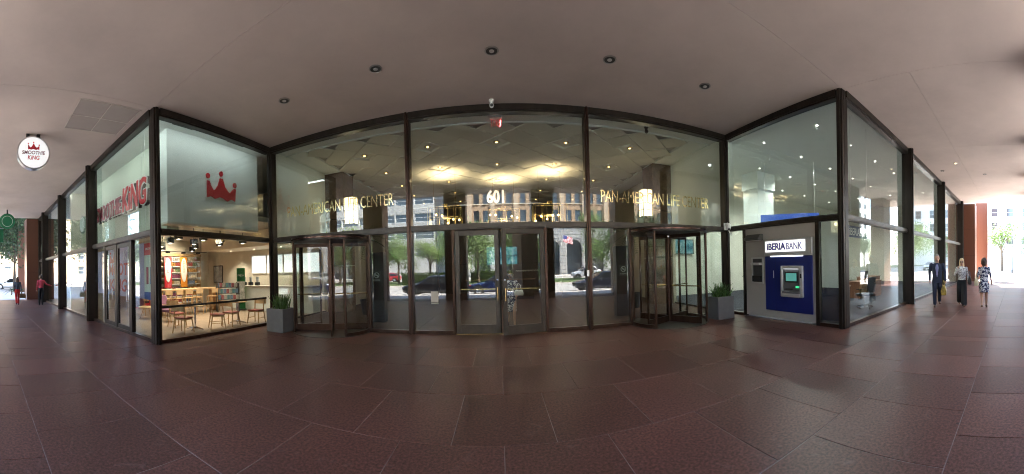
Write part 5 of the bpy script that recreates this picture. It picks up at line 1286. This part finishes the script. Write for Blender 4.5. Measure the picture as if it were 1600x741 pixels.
def person(label, loc, rz, H, top, bottom, shoes, skin, hairm, legs, arms, trousers=True, skirt=None, jacket=False, wide=0.0, hair='short', female=True, sleeves=1.0, glasses=False, shirt=None, barecalf=False, head_turn=0, scarf=None):
    t = thing('person', label, 'person', loc, rz); k = H/1.75; t.scale = (k, k, k)
    sw_ = .165 if female else .195; P = []
    tw = .125 if female else .145
    # torso: hips, waist, ribs, shoulders
    P.append(('rings', [(0, 0, .80, .10, .09), (0, 0, .86, .155 if female else .15, .105), (0, 0, .93, .165 if female else .155, .115), (0, 0, .99, .150, .11)], 2))
    hem = .80 if jacket else .95
    P.append(('rings', [(0, 0, hem, .175 if jacket else .155, .125 if jacket else .112), (0, -.005, 1.05, tw + .02, .105), (0, -.005, 1.2, tw + .03, .12), (0, 0, 1.33, tw + .045, .118), (0, .005, 1.42, tw + .03, .09), (0, .01, 1.47, .075, .06)], 1))
    P.append(('cap', (0, .01, 1.44), (0, -.005, 1.55), .052, .048, 0))
    P.append(('rings', [(0, -.035, 1.505, .030, .030), (0, -.028, 1.53, .055, .065), (0, -.015, 1.57, .068, .085), (0, -.005, 1.63, .076, .096), (0, 0, 1.69, .072, .092), (0, 0, 1.735, .045, .06), (0, 0, 1.75, .015, .02)], 0))
    P.append(('cap', (0, -.100, 1.625), (0, -.116, 1.597), .011, .015, 0))
    for s in (-1, 1): P.append(('cap', (s*.077, .005, 1.60), (s*.080, .01, 1.635), .014, .017, 0))
    for s, (kx, ky, kz, ax_, ay, az) in zip((-1, 1), legs):
        hip = (s*.088, 0, .90); kn = (s*.085 + kx, ky, kz); an = (s*.08 + ax_, ay, az)
        lm_ = 2 if trousers else 0
        g = .02 if trousers else 0
        P.append(('cap', hip, kn, .088 + wide*.3, .056 + g + wide, lm_)); 
        if barecalf: P.append(('cap', kn, an, .055, .034, 0))
        else: P.append(('cap', kn, (an[0], an[1], an[2] + .03), .054 + g + wide, .034 + g*1.3 + wide*1.5, lm_))
        P.append(('cap', (an[0], an[1] + .03, an[2] - .035), (an[0] + s*.012, an[1] - .14, max(.028, an[2] - .055)), .042, .034, 3))
    for s, (ex, ey, ez, hx, hy, hz) in zip((-1, 1), arms):
        sh = (s*sw_, .005, 1.405); el = (s*sw_ + ex, ey, ez); wr = (s*sw_ + hx, hy, hz); am = 1
        P.append(('cap', sh, el, .060 if not jacket else .068, .044 if not jacket else .055, am))
        e = Vector(el); w_ = Vector(wr); mid = e.lerp(w_, sleeves if sleeves < 1 else .98)
        P.append(('cap', tuple(e), tuple(mid), .043 if not jacket else .053, .035 if not jacket else .042, 1 if sleeves > .3 else 0))
        P.append(('cap', tuple(mid), wr, .035, .026, 0))
        dr_ = (w_ - e).normalized(); sd = dr_.cross(Vector((s, 0, 0.001))).normalized() if abs(dr_.x) < .9 else Vector((0, 1, 0)); pl_ = w_ + dr_*.07
        P.append(('cap', tuple(w_), tuple(pl_), .026, .030, 0))
        for q, ln in ((-1.5, .062), (-.5, .075), (.5, .07), (1.5, .055)):
            b = pl_ + sd*q*.019 + dr_*.015; tip = b + dr_*ln*.7 + Vector((-s*.018, 0, 0)) ; P.append(('cap', tuple(b), tuple(tip), .0105, .009, 0))
        b = w_ + dr_*.03 - sd*.028; P.append(('cap', tuple(b), tuple(b - sd*.03 + dr_*.045), .012, .010, 0))
    if skirt: P.append(('rings', skirt, 2))
    me = bodymesh(P, .0115, [skin, top, bottom, shoes], 'body'); o = link_copy(me, 'body', t)
    HB = MB()
    hp = []
    if hair == 'short': hp = [('rings', [(0, .03, 1.56, .060, .062), (0, .025, 1.62, .082, .085), (0, .018, 1.69, .083, .098), (0, .01, 1.745, .058, .078), (0, .01, 1.768, .02, .03)], 0)]
    elif hair == 'bob': hp = [('rings', [(0, .045, 1.42, .085, .05), (0, .04, 1.48, .105, .065), (0, .035, 1.56, .100, .085), (0, .025, 1.64, .094, .10), (0, .012, 1.71, .085, .10), (0, .0, 1.76, .055, .075), (0, 0, 1.785, .02, .03)], 0)]
    elif hair == 'curly': hp = [('rings', [(0, .04, 1.50, .07, .06), (0, .035, 1.57, .105, .085), (0, .03, 1.65, .110, .105), (0, .015, 1.73, .095, .105), (0, .005, 1.785, .05, .06), (0, 0, 1.80, .02, .02)], 0)]
    elif hair == 'bun': hp = [('rings', [(0, .03, 1.55, .06, .06), (0, .025, 1.62, .084, .088), (0, .015, 1.70, .084, .10), (0, .0, 1.76, .05, .07), (0, 0, 1.775, .02, .03)], 0), ('cap', (0, .10, 1.70), (0, .12, 1.72), .045, .04, 0)]
    ho = link_copy(bodymesh(hp, .012, [hairm], 'hair'), 'hair', t)
    fy = -.102
    for s in (-1, 1): MB().ball((s*.030, -.088, 1.637), (.014, .010, .008), 8, 6).build('eye', BLACK, t)
    MB().box(-.022, .022, -.104, -.094, 1.553, 1.560).build('mouth', mat('lips', (.30, .09, .08), .5), t)
    if glasses:
        g = MB()
        for s in (-1, 1): g.ball((s*.034, -.100, 1.636), (.031, .010, .024), 10, 6); g.cyl((s*.062, -.095, 1.642), (s*.078, .02, 1.640), .004, n=5)
        g.cyl((-.012, -.108, 1.642), (.012, -.108, 1.642), .004, n=5); g.build('sunglasses', BLACK, t)
    if shirt:
        MB().loft([[(-.045, -.112, 1.40), (.045, -.112, 1.40), (.0, -.128, 1.40)], [(-.055, -.128, 1.30), (.055, -.128, 1.30), (0, -.138, 1.30)], [(-.035, -.130, 1.12), (.035, -.130, 1.12), (0, -.135, 1.12)], [(-.008, -.126, 1.0), (.008, -.126, 1.0), (0, -.13, 1.0)]]).build('shirt_front', shirt, t)
        MB().loft([[(-.028, -.128, 1.42), (.028, -.128, 1.42), (0, -.138, 1.42)], [(-.018, -.138, 1.37), (.018, -.138, 1.37), (0, -.147, 1.37)], [(-.034, -.143, 1.08), (.034, -.143, 1.08), (0, -.150, 1.08)], [(-.004, -.136, 1.02), (.004, -.136, 1.02), (0, -.14, 1.02)]]).build('tie', mat('lilac_tie', (.30, .28, .50), .6), t)
        for s in (-1, 1): MB().loft([[(s*.03, -.115, 1.445), (s*.075, -.105, 1.42), (s*.06, -.10, 1.44)], [(s*.055, -.140, 1.30), (s*.105, -.128, 1.31), (s*.08, -.12, 1.31)], [(s*.010, -.140, 1.02), (s*.03, -.135, 1.03), (s*.02, -.125, 1.03)]]).build('lapel', top, t)
    return t
WALK = [(0, -.12, .50, 0, -.16, .085), (0, .02, .49, 0, .26, .14)]        # one leg forward, the other pushing off
WALK2 = [(0, .02, .49, 0, .26, .14), (0, -.12, .50, 0, -.16, .085)]
STAND = [(0, -.02, .49, 0, .02, .085), (0, -.04, .49, 0, -.05, .085)]
HANG = [(-.03, .02, 1.13, -.03, -.05, .88), (.03, .02, 1.13, .03, -.05, .88)]
SUIT = mat('navy_suit', (.022, .028, .055), .8, var=.1, vscale=60); BROWNSH = mat('brown_leather', (.10, .045, .02), .4); BLK = mat('black_cloth', (.012, .012, .014), .85)
HG = mat('hair_grey', (.30, .27, .25), .7, var=.3, vscale=60); HBL = mat('hair_blonde', (.62, .45, .24), .6, var=.25, vscale=50); HBR = mat('hair_brown', (.06, .032, .02), .6, var=.3, vscale=50)
PAT = pattern_mat('navy_white_print', (.012, .016, .06), (.62, .62, .62), 11, .52); PATB = pattern_mat('grey_print_blouse', (.30, .28, .27), (.68, .67, .64), 16, .5)
CORAL = mat('coral_knit', (.52, .06, .10), .85, var=.1, vscale=40); DENIM = mat('denim_jacket', (.05, .075, .11), .85, var=.25, vscale=30); REDT = mat('red_trousers', (.50, .02, .02), .8)
person('man in navy suit and lilac tie walking toward the camera on the right', (11.75, 2.90, 0), R(-76), 1.90, SUIT, SUIT, BROWNSH, SKIN, HG, WALK, [(-.06, .05, 1.14, -.05, -.04, .90), (.07, .02, 1.14, .09, -.03, .88)], jacket=True, female=False, shirt=mat('blue_shirt', (.35, .42, .60), .8), hair='short')
person('blonde woman in printed blouse and wide black trousers walking on the right', (12.0, 2.02, 0), R(-80), 1.74, PATB, BLK, BROWNSH, SKIN, HBL, WALK2, [(-.10, -.10, 1.16, .02, -.20, 1.40), (.05, .04, 1.14, .08, -.06, .92)], wide=.035, hair='bob', glasses=True)
person('woman in navy and white print dress walking away on the right', (11.6, 1.15, 0), R(96), 1.74, PAT, PAT, BROWNSH, SKIN2, HBR, WALK, [(-.06, .03, 1.14, -.10, -.04, .92), (.05, .02, 1.14, .05, -.10, .92)], trousers=False, barecalf=True, hair='curly', sleeves=.1, skirt=[(0, 0, .96, .15, .115), (0, 0, .85, .185, .135), (0, .01, .70, .185, .15), (0, .02, .56, .18, .16)])
person('woman in sunglasses and printed dress coming out behind the glass door', (.30, 9.5, 0), R(4), 1.62, PAT, PAT, BROWNSH, SKIN, HBR, WALK2, [(-.05, .02, 1.14, -.02, -.06, .92), (.06, .0, 1.14, .0, -.20, 1.02)], trousers=False, barecalf=True, hair='bun', glasses=True, sleeves=.1, skirt=[(0, 0, .96, .15, .115), (0, 0, .85, .18, .13), (0, 0, .70, .175, .14), (0, 0, .50, .165, .14)])
person('person in coral jacket and black trousers reaching for the cafe door', (-19.3, 3.42, 0), R(-93), 1.80, CORAL, BLK, BLK, SKIN, HBR, STAND, [(-.16, -.10, 1.20, -.44, -.20, 1.12), (.05, .05, 1.14, .06, 0, .90)], hair='bun')
person('person in dark denim jacket and red trousers walking away on the far left', (-19.6, 2.05, 0), R(-90), 1.66, DENIM, REDT, BLK, SKIN, HBR, WALK, [(-.06, .03, 1.14, -.07, 0, .90), (.05, .05, 1.14, .05, 0, .90)], hair='bob')
def handbag(label, loc, rz, col, w_=.34, h_=.26, d_=.14, var=.0):
    t = thing('handbag', label, 'handbag', loc, rz)
    m_ = mat('bag_' + label[:12], col, .5, var=var, vscale=12)
    MB().loft([[(-w_/2,-d_/2,0),(w_/2,-d_/2,0),(w_/2,d_/2,0),(-w_/2,d_/2,0)], [(-w_*.52,-d_*.55,h_*.5),(w_*.52,-d_*.55,h_*.5),(w_*.52,d_*.55,h_*.5),(-w_*.52,d_*.55,h_*.5)], [(-w_*.42,-d_*.25,h_),(w_*.42,-d_*.25,h_),(w_*.42,d_*.25,h_),(-w_*.42,d_*.25,h_)]]).build('body', m_, t, bevel=.02)
    for s in (-1, 1): MB().path([(-w_*.28, s*d_*.2, h_*.95), (-w_*.22, s*d_*.12, h_ + .13), (0, 0, h_ + .19), (w_*.22, s*d_*.12, h_ + .13), (w_*.28, s*d_*.2, h_*.95)], .009, 6).build('handle', m_, t)
    return t
handbag('yellow brown patterned bag carried by the man in the suit', (11.62, 2.62, .44), R(10), (.30, .20, .03), .40, .34, .18, .7)
handbag('cream shoulder bag of the woman in the print dress on the right', (11.62, 1.42, .78), R(0), (.62, .52, .33), .36, .28, .12)
handbag('dark bag at the side of the blonde woman on the right', (11.98, 1.72, .80), R(10), (.05, .045, .05), .32, .30, .12)
handbag('small white bag held by the woman behind the glass door', (.52, 9.34, .92), R(10), (.66, .64, .60), .26, .16, .09)
handbag('brown bag carried by the person in red trousers', (-19.55, 2.36, .42), R(90), (.12, .07, .03), .36, .28, .14)
